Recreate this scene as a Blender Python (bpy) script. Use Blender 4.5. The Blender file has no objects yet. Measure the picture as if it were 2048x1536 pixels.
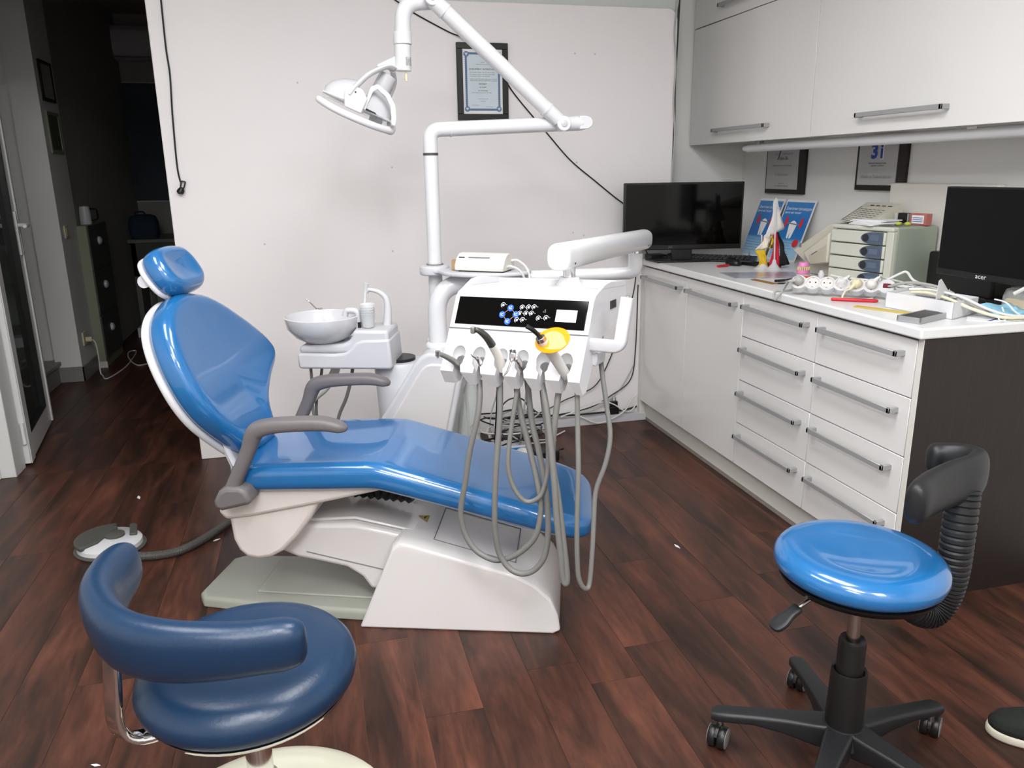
import bpy, bmesh, math, random
from mathutils import Matrix, Vector
from math import sin, cos, pi, radians

# ------------------------------------------------------------------ camera, light, exposure
S = bpy.context.scene
COL = S.collection
random.seed(7)
cam_d = bpy.data.cameras.new('camera')
cam_d.sensor_width = 36.0
cam_d.lens = 27.51
cam_d.clip_start = 0.02
cam = bpy.data.objects.new('camera', cam_d)
COL.objects.link(cam)
cam.matrix_world = Matrix(((0.968652, 0.077404, -0.236054, 0.0),
                           (-0.248078, 0.251484, -0.935528, 0.0),
                           (-0.01305, 0.964761, 0.262802, 1.30645),
                           (0, 0, 0, 1)))
S.camera = cam
S.view_settings.view_transform = 'Standard'
S.view_settings.look = 'None'
S.view_settings.gamma = 1.0
S.view_settings.use_curve_mapping = False
S.view_settings.exposure = 0.22

W_ = bpy.data.worlds.new('world')
S.world = W_
W_.use_nodes = True
W_.node_tree.nodes['Background'].inputs[0].default_value = (0.9, 0.95, 1.0, 1)
W_.node_tree.nodes['Background'].inputs[1].default_value = 0.02

CEIL = 2.62
LAMPS = [(-0.8, 1.5), (0.6, 1.45), (-0.1, 0.0), (-0.95, -1.0), (0.8, -1.0)]
LSX, LSY = 0.56, 1.14
POWER = [25, 30, 46, 40, 44]
for k, (lx, ly) in enumerate(LAMPS):
    L = bpy.data.lights.new('ceiling_panel_light', 'AREA')
    L.shape = 'RECTANGLE'
    L.size, L.size_y = LSX, LSY
    L.energy = POWER[k]
    L.color = (0.985, 0.99, 1.0)
    lo = bpy.data.objects.new('ceiling_panel_light', L)
    lo.location = (lx, ly, CEIL - 0.075)
    COL.objects.link(lo)

L = bpy.data.lights.new('stair_fill_light', 'AREA')  # added, unseen light that brightens the pillar beyond the doorway
L.shape = 'DISK'; L.size = 0.3; L.energy = 24
lo = bpy.data.objects.new('stair_fill_light', L)
lo.location = (-2.45, 4.55, 2.60); COL.objects.link(lo)

# ------------------------------------------------------------------ materials
def lin(h):
    h = h.lstrip('#')
    o = []
    for i in (0, 2, 4):
        c = int(h[i:i + 2], 16) / 255
        o.append(c / 12.92 if c <= 0.04045 else ((c + 0.055) / 1.055) ** 2.4)
    return o + [1.0]

def mat(name, col, rough=0.5, metal=0.0, coat=0.0, var=0.06, scale=12.0, bump=0.0, trans=0.0, ior=1.45,
        emit=None, estr=0.0, alpha=1.0, coat_rough=0.03, spec=0.5, col2=None, stretch=None):
    m = bpy.data.materials.new(name)
    m.use_nodes = True
    nt = m.node_tree
    b = nt.nodes['Principled BSDF']
    b.inputs['Roughness'].default_value = rough
    b.inputs['Metallic'].default_value = metal
    b.inputs['Coat Weight'].default_value = coat
    b.inputs['Coat Roughness'].default_value = coat_rough
    b.inputs['Transmission Weight'].default_value = trans
    b.inputs['IOR'].default_value = ior
    b.inputs['Alpha'].default_value = alpha
    b.inputs['Specular IOR Level'].default_value = spec
    tc = nt.nodes.new('ShaderNodeTexCoord')
    mp = nt.nodes.new('ShaderNodeMapping')
    if stretch:
        mp.inputs['Scale'].default_value = stretch
    nt.links.new(tc.outputs['Object'], mp.inputs['Vector'])
    nz = nt.nodes.new('ShaderNodeTexNoise')
    nz.inputs['Scale'].default_value = scale
    nz.inputs['Detail'].default_value = 4
    nt.links.new(mp.outputs['Vector'], nz.inputs['Vector'])
    c = lin(col)
    c2 = lin(col2) if col2 else [min(1, x * (1 - 2 * var)) for x in c[:3]] + [1]
    mx = nt.nodes.new('ShaderNodeMix')
    mx.data_type = 'RGBA'
    nt.links.new(nz.outputs['Fac'], mx.inputs['Factor'])
    mx.inputs['A'].default_value = [min(1, x * (1 + var * 0.6)) for x in c[:3]] + [1]
    mx.inputs['B'].default_value = c2
    nt.links.new(mx.outputs['Result'], b.inputs['Base Color'])
    if bump:
        bp = nt.nodes.new('ShaderNodeBump')
        bp.inputs['Strength'].default_value = bump
        bp.inputs['Distance'].default_value = 0.003
        nt.links.new(nz.outputs['Fac'], bp.inputs['Height'])
        nt.links.new(bp.outputs['Normal'], b.inputs['Normal'])
    if emit:
        b.inputs['Emission Color'].default_value = lin(emit)
        b.inputs['Emission Strength'].default_value = estr
    return m

M = {}
M['wall'] = mat('wall_paint', '#e6e5e2', 0.75, var=0.02, scale=3, bump=0.05)
M['wall_panel'] = mat('wall_panel_laminate', '#ebe7e7', 0.5, var=0.015, scale=2)
M['ceil'] = mat('ceiling_paint', '#dfe1de', 0.85, var=0.02)
M['upper_wall'] = mat('upper_wall_paint', '#cdd2cd', 0.8, var=0.03)
M['hall'] = mat('hall_paint', '#a9a7a2', 0.8, var=0.04, scale=2)  # hall darkness put into the colour: walls greyed to cut bounce light
M['cab'] = mat('cabinet_white_gloss', '#dfdddb', 0.16, var=0.01, scale=3, coat=0.3)
M['cab_in'] = mat('cabinet_carcass_white', '#d9d6cf', 0.45, var=0.02)
M['joint'] = mat('floor_joint_filler', '#7a5a47', 0.7)
M['gap'] = mat('shadow_gap_dark', '#3a3632', 0.8)
M['chip'] = mat('raw_chipboard', '#9a9287', 0.9, var=0.3, scale=220, bump=0.3)
M['wt'] = mat('worktop_white_stone', '#e2e2e1', 0.28, var=0.02, scale=60)
M['wenge'] = mat('wenge_end_panel', '#2b211d', 0.45, var=0.2, scale=9, col2='#15110f', stretch=(14, 14, 0.9))
M['alu'] = mat('brushed_aluminium', '#a6a6a7', 0.4, metal=0.3, var=0.05, scale=30, stretch=(1, 40, 1))
M['chrome'] = mat('chrome', '#d8d8d8', 0.08, metal=1.0, var=0.02)
M['steel'] = mat('satin_steel', '#b9b6b2', 0.25, metal=1.0, var=0.04)
M['plast'] = mat('white_plastic_gloss', '#cdcdd0', 0.22, var=0.01, coat=0.25)
M['plast_m'] = mat('white_plastic_satin', '#c6c6ca', 0.38, var=0.015)
M['lampwhite'] = mat('white_lacquer', '#d8d8da', 0.25, var=0.01, coat=0.2)
M['grayplate'] = mat('grey_lacquer', '#96988e', 0.35, var=0.03)
M['offwhite'] = mat('aged_white_plastic', '#d6cfca', 0.35, var=0.03, scale=5)
M['housing'] = mat('housing_white_gloss', '#d2cecd', 0.22, var=0.02, scale=3, coat=0.3)
M['blue'] = mat('blue_vinyl_filmed', '#1a649e', 0.28, var=0.03, scale=40, coat=1.0, coat_rough=0.035)
M['navy'] = mat('navy_leatherette', '#142f4b', 0.34, var=0.08, scale=180, bump=0.12, coat=0.1, coat_rough=0.3)
M['armgray'] = mat('warm_grey_plastic', '#6a6566', 0.45, var=0.04, scale=60)
M['hosegray'] = mat('grey_silicone_hose', '#787774', 0.45, var=0.04)
M['hosedark'] = mat('ribbed_dark_grey_hose', '#4a4845', 0.5, var=0.05)
M['hosepale'] = mat('pale_grey_drain_hose', '#c4c3bf', 0.4, var=0.03)
M['black'] = mat('black_plastic', '#141414', 0.38, var=0.1, scale=80)
M['blackrub'] = mat('black_soft_polyurethane', '#1b1c1e', 0.45, var=0.1, scale=150, bump=0.06)
M['screen'] = mat('dark_glass_screen', '#030303', 0.07, var=0.0, spec=0.3)
M['screen_m'] = mat('matt_dark_screen', '#060707', 0.35, var=0.0, spec=0.2)
M['beige'] = mat('beige_device_plastic', '#cbc7b8', 0.5, var=0.03)
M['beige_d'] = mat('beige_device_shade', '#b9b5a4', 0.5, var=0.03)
M['drawer_g'] = mat('grey_beige_drawer_plastic', '#c6c6ba', 0.45, var=0.02)
M['drawer_s'] = mat('sage_drawer_casing', '#9aa294', 0.45, var=0.03)
M['smoke'] = mat('smoked_blue_plastic', '#4d5a6d', 0.2, var=0.05)
M['paper'] = mat('white_paper', '#e6e6e8', 0.8, var=0.02)
M['pvc'] = mat('white_pvc', '#d5d5d3', 0.3, var=0.015)
M['stone'] = mat('grey_granite', '#8b8783', 0.5, var=0.15, scale=80)
M['basegrey'] = mat('grey_baseboard', '#8d8b88', 0.5, var=0.05)
M['greencab'] = mat('pale_green_cabinet', '#8d927c', 0.5, var=0.04)
M['darkfront'] = mat('dark_cabinet_front', '#4a4845', 0.5, var=0.05)
M['cream'] = mat('cream_plastic', '#d8cfae', 0.45, var=0.04)
M['rubber'] = mat('pedal_rubber', '#4d4d48', 0.6, var=0.08)
M['red'] = mat('red_plastic', '#c8202c', 0.3, var=0.05)
M['redp'] = mat('red_print', '#cf2f35', 0.6, var=0.05)
M['orange'] = mat('orange_plastic', '#e2532b', 0.4, var=0.05)
M['yellow'] = mat('yellow_ruler_plastic', '#c8ae4a', 0.5, var=0.08)
M['ink'] = mat('black_print', '#26262a', 0.7, var=0.0)
M['greyink'] = mat('grey_print', '#7b7d80', 0.7, var=0.0)
M['blueink'] = mat('blue_print', '#6d84a6', 0.7, var=0.1, scale=300)
M['navyink'] = mat('navy_print', '#24479a', 0.6, var=0.0)
M['certpaper'] = mat('certificate_paper', '#c9d5dc', 0.6, var=0.02)
M['plate'] = mat('silver_plaque_plate', '#b4b3b2', 0.4, metal=0.05, var=0.02)
M['woodframe'] = mat('dark_brown_frame', '#231a16', 0.5, var=0.2, scale=30)
M['blackframe'] = mat('black_frame', '#121110', 0.4, var=0.05)
M['posterblue'] = None
M['flagwhite'] = mat('white_flag_cloth', '#dcd8d4', 0.8, var=0.03)
M['flagcream'] = mat('cream_flag_cloth', '#e6dccb', 0.8, var=0.03)
M['flagyellow'] = mat('yellow_flag_cloth', '#d6ae1f', 0.75, var=0.06)
M['flagred'] = mat('red_flag_cloth', '#cc2038', 0.75, var=0.05)
M['flagblack'] = mat('black_flag_cloth', '#121214', 0.75, var=0.05)
M['pink'] = mat('pink_gum_acrylic', '#e387bd', 0.3, var=0.06)
M['tooth'] = mat('ivory_teeth', '#e3d39c', 0.3, var=0.06)
M['mask'] = mat('blue_mask_fabric', '#8cc3da', 0.8, var=0.06, scale=60)
M['sponge'] = mat('yellow_foam', '#d7b869', 0.9, var=0.15, scale=90, bump=0.4)
M['clear'] = mat('clear_plastic', '#f0f2f2', 0.08, alpha=0.3, var=0.0)
M['pane'] = mat('door_pane_glass', '#7d8a80', 0.05, trans=0.9, ior=1.25, var=0.0)
M['amber'] = mat('amber_shield_acrylic', '#ff9d10', 0.06, alpha=0.82, var=0.0)
M['handle_d'] = mat('dark_olive_handpiece', '#4b4a45', 0.3, var=0.1, metal=0.4)
M['handle_g'] = mat('grey_handpiece', '#8f908c', 0.3, metal=0.6, var=0.05)
M['ledblue'] = mat('blue_backlit_button', '#1c4fd0', 0.3, emit='#2a62ff', estr=0.45, var=0.0)
M['icon'] = mat('white_backlit_icon', '#d8dce4', 0.4, emit='#d8dce8', estr=0.25, var=0.0)
M['amberline'] = mat('amber_print', '#b78a45', 0.5, var=0.0)
M['warn'] = mat('yellow_warning_print', '#c0a24a', 0.6, var=0.1)
M['box'] = mat('white_cardboard', '#dddde0', 0.7, var=0.03)
M['applwhite'] = mat('appliance_white', '#dddad2', 0.45, var=0.02)
M['cable_w'] = mat('white_cable', '#dad9d4', 0.45, var=0.03)
M['cable_c'] = mat('cream_cable', '#dcd6bb', 0.45, var=0.03)
M['cable_g'] = mat('grey_cable', '#aaa9a5', 0.45, var=0.03)
M['cable_k'] = mat('black_cable', '#151515', 0.45, var=0.05)
M['shoe'] = mat('black_knit_shoe', '#1d211e', 0.85, var=0.3, scale=300, bump=0.4)
M['shoesole'] = mat('white_shoe_sole', '#cfc9b8', 0.6, var=0.15, scale=30)
M['bluebag'] = mat('dark_blue_fabric', '#26384c', 0.8, var=0.1)
M['darkposter'] = mat('dim_poster_print', '#4d5663', 0.7, var=0.5, scale=3, col2='#2b2f36')
M['bluelight'] = mat('bright_blue_plastic', '#2a86c4', 0.4, var=0.05)
M['tissue'] = mat('crumpled_cloth', '#c9c2b3', 0.9, var=0.15, scale=30)
M['bottle'] = mat('clear_bottle_plastic', '#d9e0dc', 0.06, alpha=0.28, var=0.0)
M['cardboard'] = mat('brown_card', '#a98d63', 0.8, var=0.06)
M['stoolbase'] = mat('cream_lacquer_base', '#cfccb9', 0.35, var=0.03)

def floor_mat():
    m = bpy.data.materials.new('brown_vinyl_plank')
    m.use_nodes = True
    nt = m.node_tree
    N, Lk = nt.nodes, nt.links
    b = N['Principled BSDF']
    geo = N.new('ShaderNodeNewGeometry')
    oi = N.new('ShaderNodeObjectInfo')
    mul = N.new('ShaderNodeVectorMath'); mul.operation = 'MULTIPLY'
    Lk.new(geo.outputs['Position'], mul.inputs[0]); mul.inputs[1].default_value = (1.0, 0.16, 1.0)
    off = N.new('ShaderNodeVectorMath'); off.operation = 'SCALE'
    cmb = N.new('ShaderNodeCombineXYZ')
    for i in range(3): Lk.new(oi.outputs['Random'], cmb.inputs[i])
    Lk.new(cmb.outputs[0], off.inputs[0]); off.inputs['Scale'].default_value = 37.0
    add = N.new('ShaderNodeVectorMath'); add.operation = 'ADD'
    Lk.new(mul.outputs[0], add.inputs[0]); Lk.new(off.outputs[0], add.inputs[1])
    n1 = N.new('ShaderNodeTexNoise'); n1.inputs['Scale'].default_value = 9; n1.inputs['Detail'].default_value = 6
    n1.inputs['Roughness'].default_value = 0.62; n1.inputs['Distortion'].default_value = 0.6
    Lk.new(add.outputs[0], n1.inputs['Vector'])
    n2 = N.new('ShaderNodeTexNoise'); n2.inputs['Scale'].default_value = 55; n2.inputs['Detail'].default_value = 5
    n2.inputs['Roughness'].default_value = 0.7
    Lk.new(add.outputs[0], n2.inputs['Vector'])
    r = N.new('ShaderNodeValToRGB')
    e = r.color_ramp.elements
    e[0].position = 0.33; e[0].color = lin('#291b15')
    e[1].position = 0.72; e[1].color = lin('#6c4030')
    x = e.new(0.45); x.color = lin('#3f271e')
    x = e.new(0.56); x.color = lin('#543226')
    Lk.new(n1.outputs['Fac'], r.inputs['Fac'])
    mx = N.new('ShaderNodeMix'); mx.data_type = 'RGBA'; mx.blend_type = 'MULTIPLY'
    rr = N.new('ShaderNodeMapRange'); rr.inputs['From Min'].default_value = 0.3; rr.inputs['From Max'].default_value = 0.7
    rr.inputs['To Min'].default_value = 0.62; rr.inputs['To Max'].default_value = 1.15
    Lk.new(n2.outputs['Fac'], rr.inputs['Value'])
    cc = N.new('ShaderNodeCombineColor')
    for i in range(3): Lk.new(rr.outputs['Result'], cc.inputs[i])
    mx.inputs['Factor'].default_value = 1.0
    Lk.new(r.outputs['Color'], mx.inputs['A']); Lk.new(cc.outputs['Color'], mx.inputs['B'])
    hv = N.new('ShaderNodeHueSaturation')
    vr = N.new('ShaderNodeMapRange'); vr.inputs['To Min'].default_value = 0.9; vr.inputs['To Max'].default_value = 1.1
    Lk.new(oi.outputs['Random'], vr.inputs['Value'])
    Lk.new(vr.outputs['Result'], hv.inputs['Value'])
    Lk.new(mx.outputs['Result'], hv.inputs['Color'])
    Lk.new(hv.outputs['Color'], b.inputs['Base Color'])
    ro = N.new('ShaderNodeMapRange'); ro.inputs['To Min'].default_value = 0.34; ro.inputs['To Max'].default_value = 0.5; b.inputs['Specular IOR Level'].default_value = 0.35
    Lk.new(n2.outputs['Fac'], ro.inputs['Value']); Lk.new(ro.outputs['Result'], b.inputs['Roughness'])
    bp = N.new('ShaderNodeBump'); bp.inputs['Strength'].default_value = 0.12; bp.inputs['Distance'].default_value = 0.002
    Lk.new(n2.outputs['Fac'], bp.inputs['Height']); Lk.new(bp.outputs['Normal'], b.inputs['Normal'])
    return m
M['floor'] = floor_mat()

# ------------------------------------------------------------------ geometry helpers
class MB:
    def __init__(s):
        s.v = []; s.f = []
    def add(s, v, f):
        o = len(s.v)
        s.v += [tuple(x) for x in v]
        s.f += [[i + o for i in q] for q in f]
        return s
    def box(s, c, d):
        x, y, z = c; a, b, h = d[0] / 2, d[1] / 2, d[2] / 2
        return s.add([(x + i * a, y + j * b, z + k * h) for k in (-1, 1) for i, j in ((-1, -1), (1, -1), (1, 1), (-1, 1))],
                     [[3, 2, 1, 0], [4, 5, 6, 7], [0, 1, 5, 4], [1, 2, 6, 5], [2, 3, 7, 6], [3, 0, 4, 7]])
    def bb(s, x0, x1, y0, y1, z0, z1):
        return s.box(((x0 + x1) / 2, (y0 + y1) / 2, (z0 + z1) / 2), (abs(x1 - x0), abs(y1 - y0), abs(z1 - z0)))
    def loft(s, rings, cap=True, close=False):
        n = len(rings[0]); v = [p for r in rings for p in r]; f = []
        R = len(rings)
        for i in range(R - 1 + (1 if close else 0)):
            a, b = i * n, ((i + 1) % R) * n
            for j in range(n):
                f.append([a + j, a + (j + 1) % n, b + (j + 1) % n, b + j])
        if cap and not close:
            f.append(list(range(n))[::-1]); f.append([(R - 1) * n + j for j in range(n)])
        return s.add(v, f)
    def prism(s, poly, d0, d1, axes='xzy'):
        """poly in the first two axes, extruded along the third"""
        ix = {'x': 0, 'y': 1, 'z': 2}
        def P(a, b, c):
            o = [0, 0, 0]; o[ix[axes[0]]] = a; o[ix[axes[1]]] = b; o[ix[axes[2]]] = c
            return tuple(o)
        return s.loft([[P(a, b, d0) for a, b in poly], [P(a, b, d1) for a, b in poly]])
    def lathe(s, prof, c=(0, 0, 0), n=28, axis=None, sx=1, sy=1):
        q = Vector((0, 0, 1)).rotation_difference(Vector(axis).normalized()) if axis else None
        rings = []
        for r, z in prof:
            ring = []
            for k in range(n):
                p = Vector((r * sx * cos(2 * pi * k / n), r * sy * sin(2 * pi * k / n), z))
                if q: p = q @ p
                ring.append(p + Vector(c))
            rings.append(ring)
        return s.loft(rings)
    def cyl(s, a, b, r, n=16, r2=None):
        a, b = Vector(a), Vector(b)
        L = (b - a).length
        return s.lathe([(r, 0), (r2 if r2 is not None else r, L)], a, n, b - a)
    def sphere(s, c, r, n=14, sz=(1, 1, 1)):
        rings = []
        m = n // 2
        for i in range(1, m):
            t = -pi / 2 + pi * i / m
            rings.append([(c[0] + r * sz[0] * cos(t) * cos(2 * pi * k / n), c[1] + r * sz[1] * cos(t) * sin(2 * pi * k / n),
                           c[2] + r * sz[2] * sin(t)) for k in range(n)])
        return s.loft(rings)
    def tube(s, pts, r, n=10, up=None, cap=True):
        """sweep an ellipse; r scalar, list of scalars or list of (a, b)"""
        P = [Vector(p) for p in pts]
        rings = []; prev = None
        for i, p in enumerate(P):
            t = (P[min(i + 1, len(P) - 1)] - P[max(i - 1, 0)])
            t = t.normalized() if t.length > 1e-9 else Vector((0, 0, 1))
            if up is not None:
                x = Vector(up).cross(t)
                x = x.normalized() if x.length > 1e-6 else Vector((1, 0, 0))
            else:
                if prev is None:
                    x = t.orthogonal().normalized()
                else:
                    x = prev - t * prev.dot(t)
                    x = x.normalized() if x.length > 1e-6 else t.orthogonal().normalized()
            prev = x
            y = t.cross(x)
            q = r[i] if isinstance(r, (list, tuple)) else r
            a, b = q if isinstance(q, (list, tuple)) else (q, q)
            rings.append([p + x * (a * cos(2 * pi * k / n)) + y * (b * sin(2 * pi * k / n)) for k in range(n)])
        return s.loft(rings, cap)

def cat(pts, k=6, closed=False):
    P = [Vector(p) for p in pts]
    n = len(P); out = []
    for i in range(n if closed else n - 1):
        if closed:
            a, b, c, d = P[i - 1], P[i], P[(i + 1) % n], P[(i + 2) % n]
        else:
            a, b, c, d = P[max(i - 1, 0)], P[i], P[i + 1], P[min(i + 2, n - 1)]
        for j in range(k):
            t = j / k
            out.append(0.5 * ((2 * b) + (c - a) * t + (2 * a - 5 * b + 4 * c - d) * t * t + (3 * b - a - 3 * c + d) * t ** 3))
    if not closed: out.append(P[-1])
    return out

def fillet(pts, rad, k=6):
    P = [Vector(p) for p in pts]; out = [P[0]]
    for i in range(1, len(P) - 1):
        a, b = (P[i - 1] - P[i]), (P[i + 1] - P[i])
        r = rad[i - 1] if isinstance(rad, (list, tuple)) else rad
        r = min(r, a.length * 0.49, b.length * 0.49)
        p0, p1 = P[i] + a.normalized() * r, P[i] + b.normalized() * r
        for j in range(k + 1):
            t = j / k
            out.append(p0 * (1 - t) ** 2 + P[i] * 2 * t * (1 - t) + p1 * t * t)
    out.append(P[-1])
    return out

def rrect(w, h, r, k=4, cx=0, cy=0):
    o = []
    for sx, sy, a0 in ((1, 1, 0), (-1, 1, 90), (-1, -1, 180), (1, -1, 270)):
        for j in range(k + 1):
            a = radians(a0 + 90 * j / k)
            o.append((cx + sx * (w / 2 - r) + r * cos(a), cy + sy * (h / 2 - r) + r * sin(a)))
    return o

def cushion(mb, outline, t, r, frame, dish=0.0, ne=5, ni=5):
    """padded slab: outline 2-D (CCW), thickness t along frame z, rounded rim r"""
    n = len(outline)
    P = [Vector((a, b)) for a, b in outline]
    nor = []
    for i in range(n):
        d = (P[(i + 1) % n] - P[i - 1]).normalized()
        nor.append(Vector((d.y, -d.x)))
    cx = sum((p for p in P), Vector((0, 0))) / n
    rings = []
    def ring(off, z): return [frame @ Vector((P[i].x - nor[i].x * off, P[i].y - nor[i].y * off, z)) for i in range(n)]
    rings.append(ring(r, 0))
    for j in range(1, ne + 1):
        a = -pi / 2 + (pi / 2) * j / ne
        rings.append(ring(r - r * cos(a), r + r * sin(a)))
    for j in range(0, ne + 1):
        a = (pi / 2) * j / ne
        rings.append(ring(r - r * cos(a), t - r + r * sin(a)))
    base = [P[i] - nor[i] * r for i in range(n)]
    for j in range(1, ni + 1):
        s = 1 - j / (ni + 0.3)
        rings.append([frame @ Vector((cx.x + (b.x - cx.x) * s, cx.y + (b.y - cx.y) * s, t - dish * (1 - s * s))) for b in base])
    mb.loft(rings)

I4 = Matrix.Identity(4)
def frame(loc, rz=0.0, rx=0.0, ry=0.0):
    return Matrix.Translation(loc) @ Matrix.Rotation(rz, 4, 'Z') @ Matrix.Rotation(ry, 4, 'Y') @ Matrix.Rotation(rx, 4, 'X')

def root_of(o):
    while o.parent: o = o.parent
    return o

def tag(o, label=None, cat_=None, group=None, kind=None):
    if label: o['label'] = label
    if cat_: o['category'] = cat_
    if group: o['group'] = group
    if kind: o['kind'] = kind
    return o

def thing(name, label, cat_, loc, rz=0.0, group=None):
    o = bpy.data.objects.new(name, None)
    o.empty_display_size = 0.05
    o.matrix_basis = frame(loc, rz)
    COL.objects.link(o)
    return tag(o, label, cat_, group)

def build(name, mb, m, parent=None, F=I4, bevel=0.0, seg=2, subsurf=0, sharp=40, smooth=True, label=None):
    me = bpy.data.meshes.new(name)
    T = F
    if parent is not None:
        T = root_of(parent).matrix_basis.inverted() @ F
    me.from_pydata([tuple(T @ Vector(p)) for p in mb.v], [], mb.f)
    bmx = bmesh.new(); bmx.from_mesh(me)
    bmesh.ops.recalc_face_normals(bmx, faces=bmx.faces)
    bmx.to_mesh(me); bmx.free()
    if smooth:
        me.shade_smooth()
        me.set_sharp_from_angle(angle=radians(sharp))
    me.materials.append(m if not isinstance(m, str) else M[m])
    o = bpy.data.objects.new(name, me)
    if parent is not None: o.parent = parent
    COL.objects.link(o)
    if bevel:
        b = o.modifiers.new('bevel', 'BEVEL'); b.width = bevel; b.segments = seg; b.limit_method = 'ANGLE'; b.angle_limit = radians(35)
        b.harden_normals = False
    if subsurf:
        q = o.modifiers.new('subsurf', 'SUBSURF'); q.levels = subsurf; q.render_levels = subsurf
    if label: o['label'] = label
    return o

def solo(name, mb, m, label, cat_, loc=(0, 0, 0), F=I4, group=None, **kw):
    """a top-level thing that is a single mesh, origin at loc"""
    T = Matrix.Translation(loc).inverted() @ F
    o = build(name, mb, m, None, T, **kw)
    o.matrix_basis = Matrix.Translation(loc)
    return tag(o, label, cat_, group)

def text(s, size, F, m, parent, name='lettering', align='CENTER', sx=1.0, bold=0.0):
    c = bpy.data.curves.new(name, 'FONT')
    c.body = s; c.size = size; c.align_x = align; c.align_y = 'CENTER'; c.resolution_u = 2; c.offset = bold
    o = bpy.data.objects.new(name + '_tmp', c)
    me = bpy.data.meshes.new_from_object(o)
    bpy.data.objects.remove(o); bpy.data.curves.remove(c)
    me.name = name
    T = root_of(parent).matrix_basis.inverted() @ F @ Matrix.Diagonal((sx, 1, 1, 1))
    me.transform(T)
    me.materials.clear(); me.materials.append(M[m] if isinstance(m, str) else m)
    ob = bpy.data.objects.new(name, me)
    ob.parent = parent
    COL.objects.link(ob)
    return ob

def struct(o, label=None):
    o['kind'] = 'structure'
    if label: o['label'] = label
    return o

def wall_frame(o, ex, ey):
    """matrix whose local x = ex, y = ey, z = ex x ey, at o"""
    ex, ey = Vector(ex).normalized(), Vector(ey).normalized()
    ez = ex.cross(ey)
    return Matrix(((ex.x, ey.x, ez.x, o[0]), (ex.y, ey.y, ez.y, o[1]), (ex.z, ey.z, ez.z, o[2]), (0, 0, 0, 1)))
# ------------------------------------------------------------------ room shell
fl = struct(build('floor', MB().bb(-2.5, 2.5, -1.9, 8.4, -0.06, -0.0022), 'joint'))
PW = 0.1465
def plank_mesh(w):
    b = MB().bb(-w / 2, w / 2, 0, 1, -0.0021, 0)
    me = bpy.data.meshes.new('plank')
    me.from_pydata(b.v, [], b.f); me.materials.append(M['floor'])
    return me
PM = plank_mesh(PW - 0.0009)
JOINT = {0: 1.66, 2: 1.779, -1: 2.022, 6: 1.973, 5: 2.275, 8: 2.075, 4: 1.807, -6: 2.028, -9: 2.904, -5: 2.86, 9: 2.35}
def lay(k, ya, yb, first):
    x = 0.187 + PW * k + PW / 2
    cuts = [ya]
    y = first
    while y > ya + 1.22: y -= 1.22
    while y < yb - 0.02:
        if y > ya + 0.05: cuts.append(y)
        y += 1.22
    cuts.append(yb)
    for a, b in zip(cuts, cuts[1:]):
        o = bpy.data.objects.new('plank', PM)
        o.location = (x, a + 0.0004, 0); o.scale = (1, b - a - 0.0008, 1)
        o.parent = fl; COL.objects.link(o)
for k in range(-18, 15):
    lay(k, -1.8, 3.768, JOINT.get(k, random.uniform(0.4, 1.6)))
for k in range(-15, -3):
    lay(k, 3.77, 8.2, 3.77 + random.uniform(0.2, 1.2))

wb = struct(build('wall_back', MB().bb(-0.565, 1.79, 3.785, 4.1, 0, CEIL), 'upper_wall'))
pl = [(-0.579, 0.0), (1.795, 0.0)] + [(1.795 - 0.05 + 0.05 * cos(a), 2.046 - 0.05 + 0.05 * sin(a)) for a in [i * pi / 12 for i in range(7)]] + [(-0.579, 2.041)]
build('wall_panel', MB().prism(pl, 3.76, 3.786, 'xzy'), 'wall_panel', wb, bevel=0.004)
sc = MB()
for x, z in [(0.403, 1.575), (0.393, 1.329), (0.375, 0.948), (1.276, 1.835), (1.376, 1.835), (1.29, 1.342), (1.273, 1.006), (0.001, 1.691), (-0.534, 0.074), (1.33, 0.99), (-0.2, 1.0)]:
    q = build('screw_cap', MB().lathe([(0.0, 0.002), (0.0035, 0.0016), (0.0045, 0.0)], (x, 3.76, z), 10, (0, -1, 0)), 'plast_m', wb)
struct(build('wall_recess', MB().bb(1.79, 2.45, 4.0, 4.1, 0, CEIL), 'wall'))
struct(build('wall_right', MB().bb(2.33, 2.45, -1.9, 4.05, 0, CEIL), 'wall'))
struct(build('wall_left', MB().bb(-2.5, -2.4, -1.9, 3.9, 0, CEIL), 'wall'))
struct(build('wall_front', MB().bb(-2.5, 2.45, -1.9, -1.8, 0, CEIL), 'wall'))
struct(build('wall_doorway', MB().bb(-2.5, -1.452, 3.765, 3.88, 0, CEIL).bb(-1.453, -0.57, 3.79, 3.88, 2.14, CEIL), 'wall'))
struct(build('ceiling', MB().bb(-2.5, 2.5, -1.9, 4.1, CEIL, CEIL + 0.1), 'ceil'))
struct(build('trim_1', MB().bb(-1.455, -1.425, 3.745, 3.90, 0, 2.14).bb(-1.427, -1.364, 3.755, 3.88, 0, 2.14).bb(-1.455, -0.566, 3.76, 3.88, 2.08, 2.14), 'pvc', bevel=0.003))
struct(build('baseboard_back', MB().bb(0.86, 1.792, 3.727, 3.7595, 0, 0.038).bb(0.86, 1.792, 3.732, 3.7595, 0.038, 0.042), 'plast_m', bevel=0.002))
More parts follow.
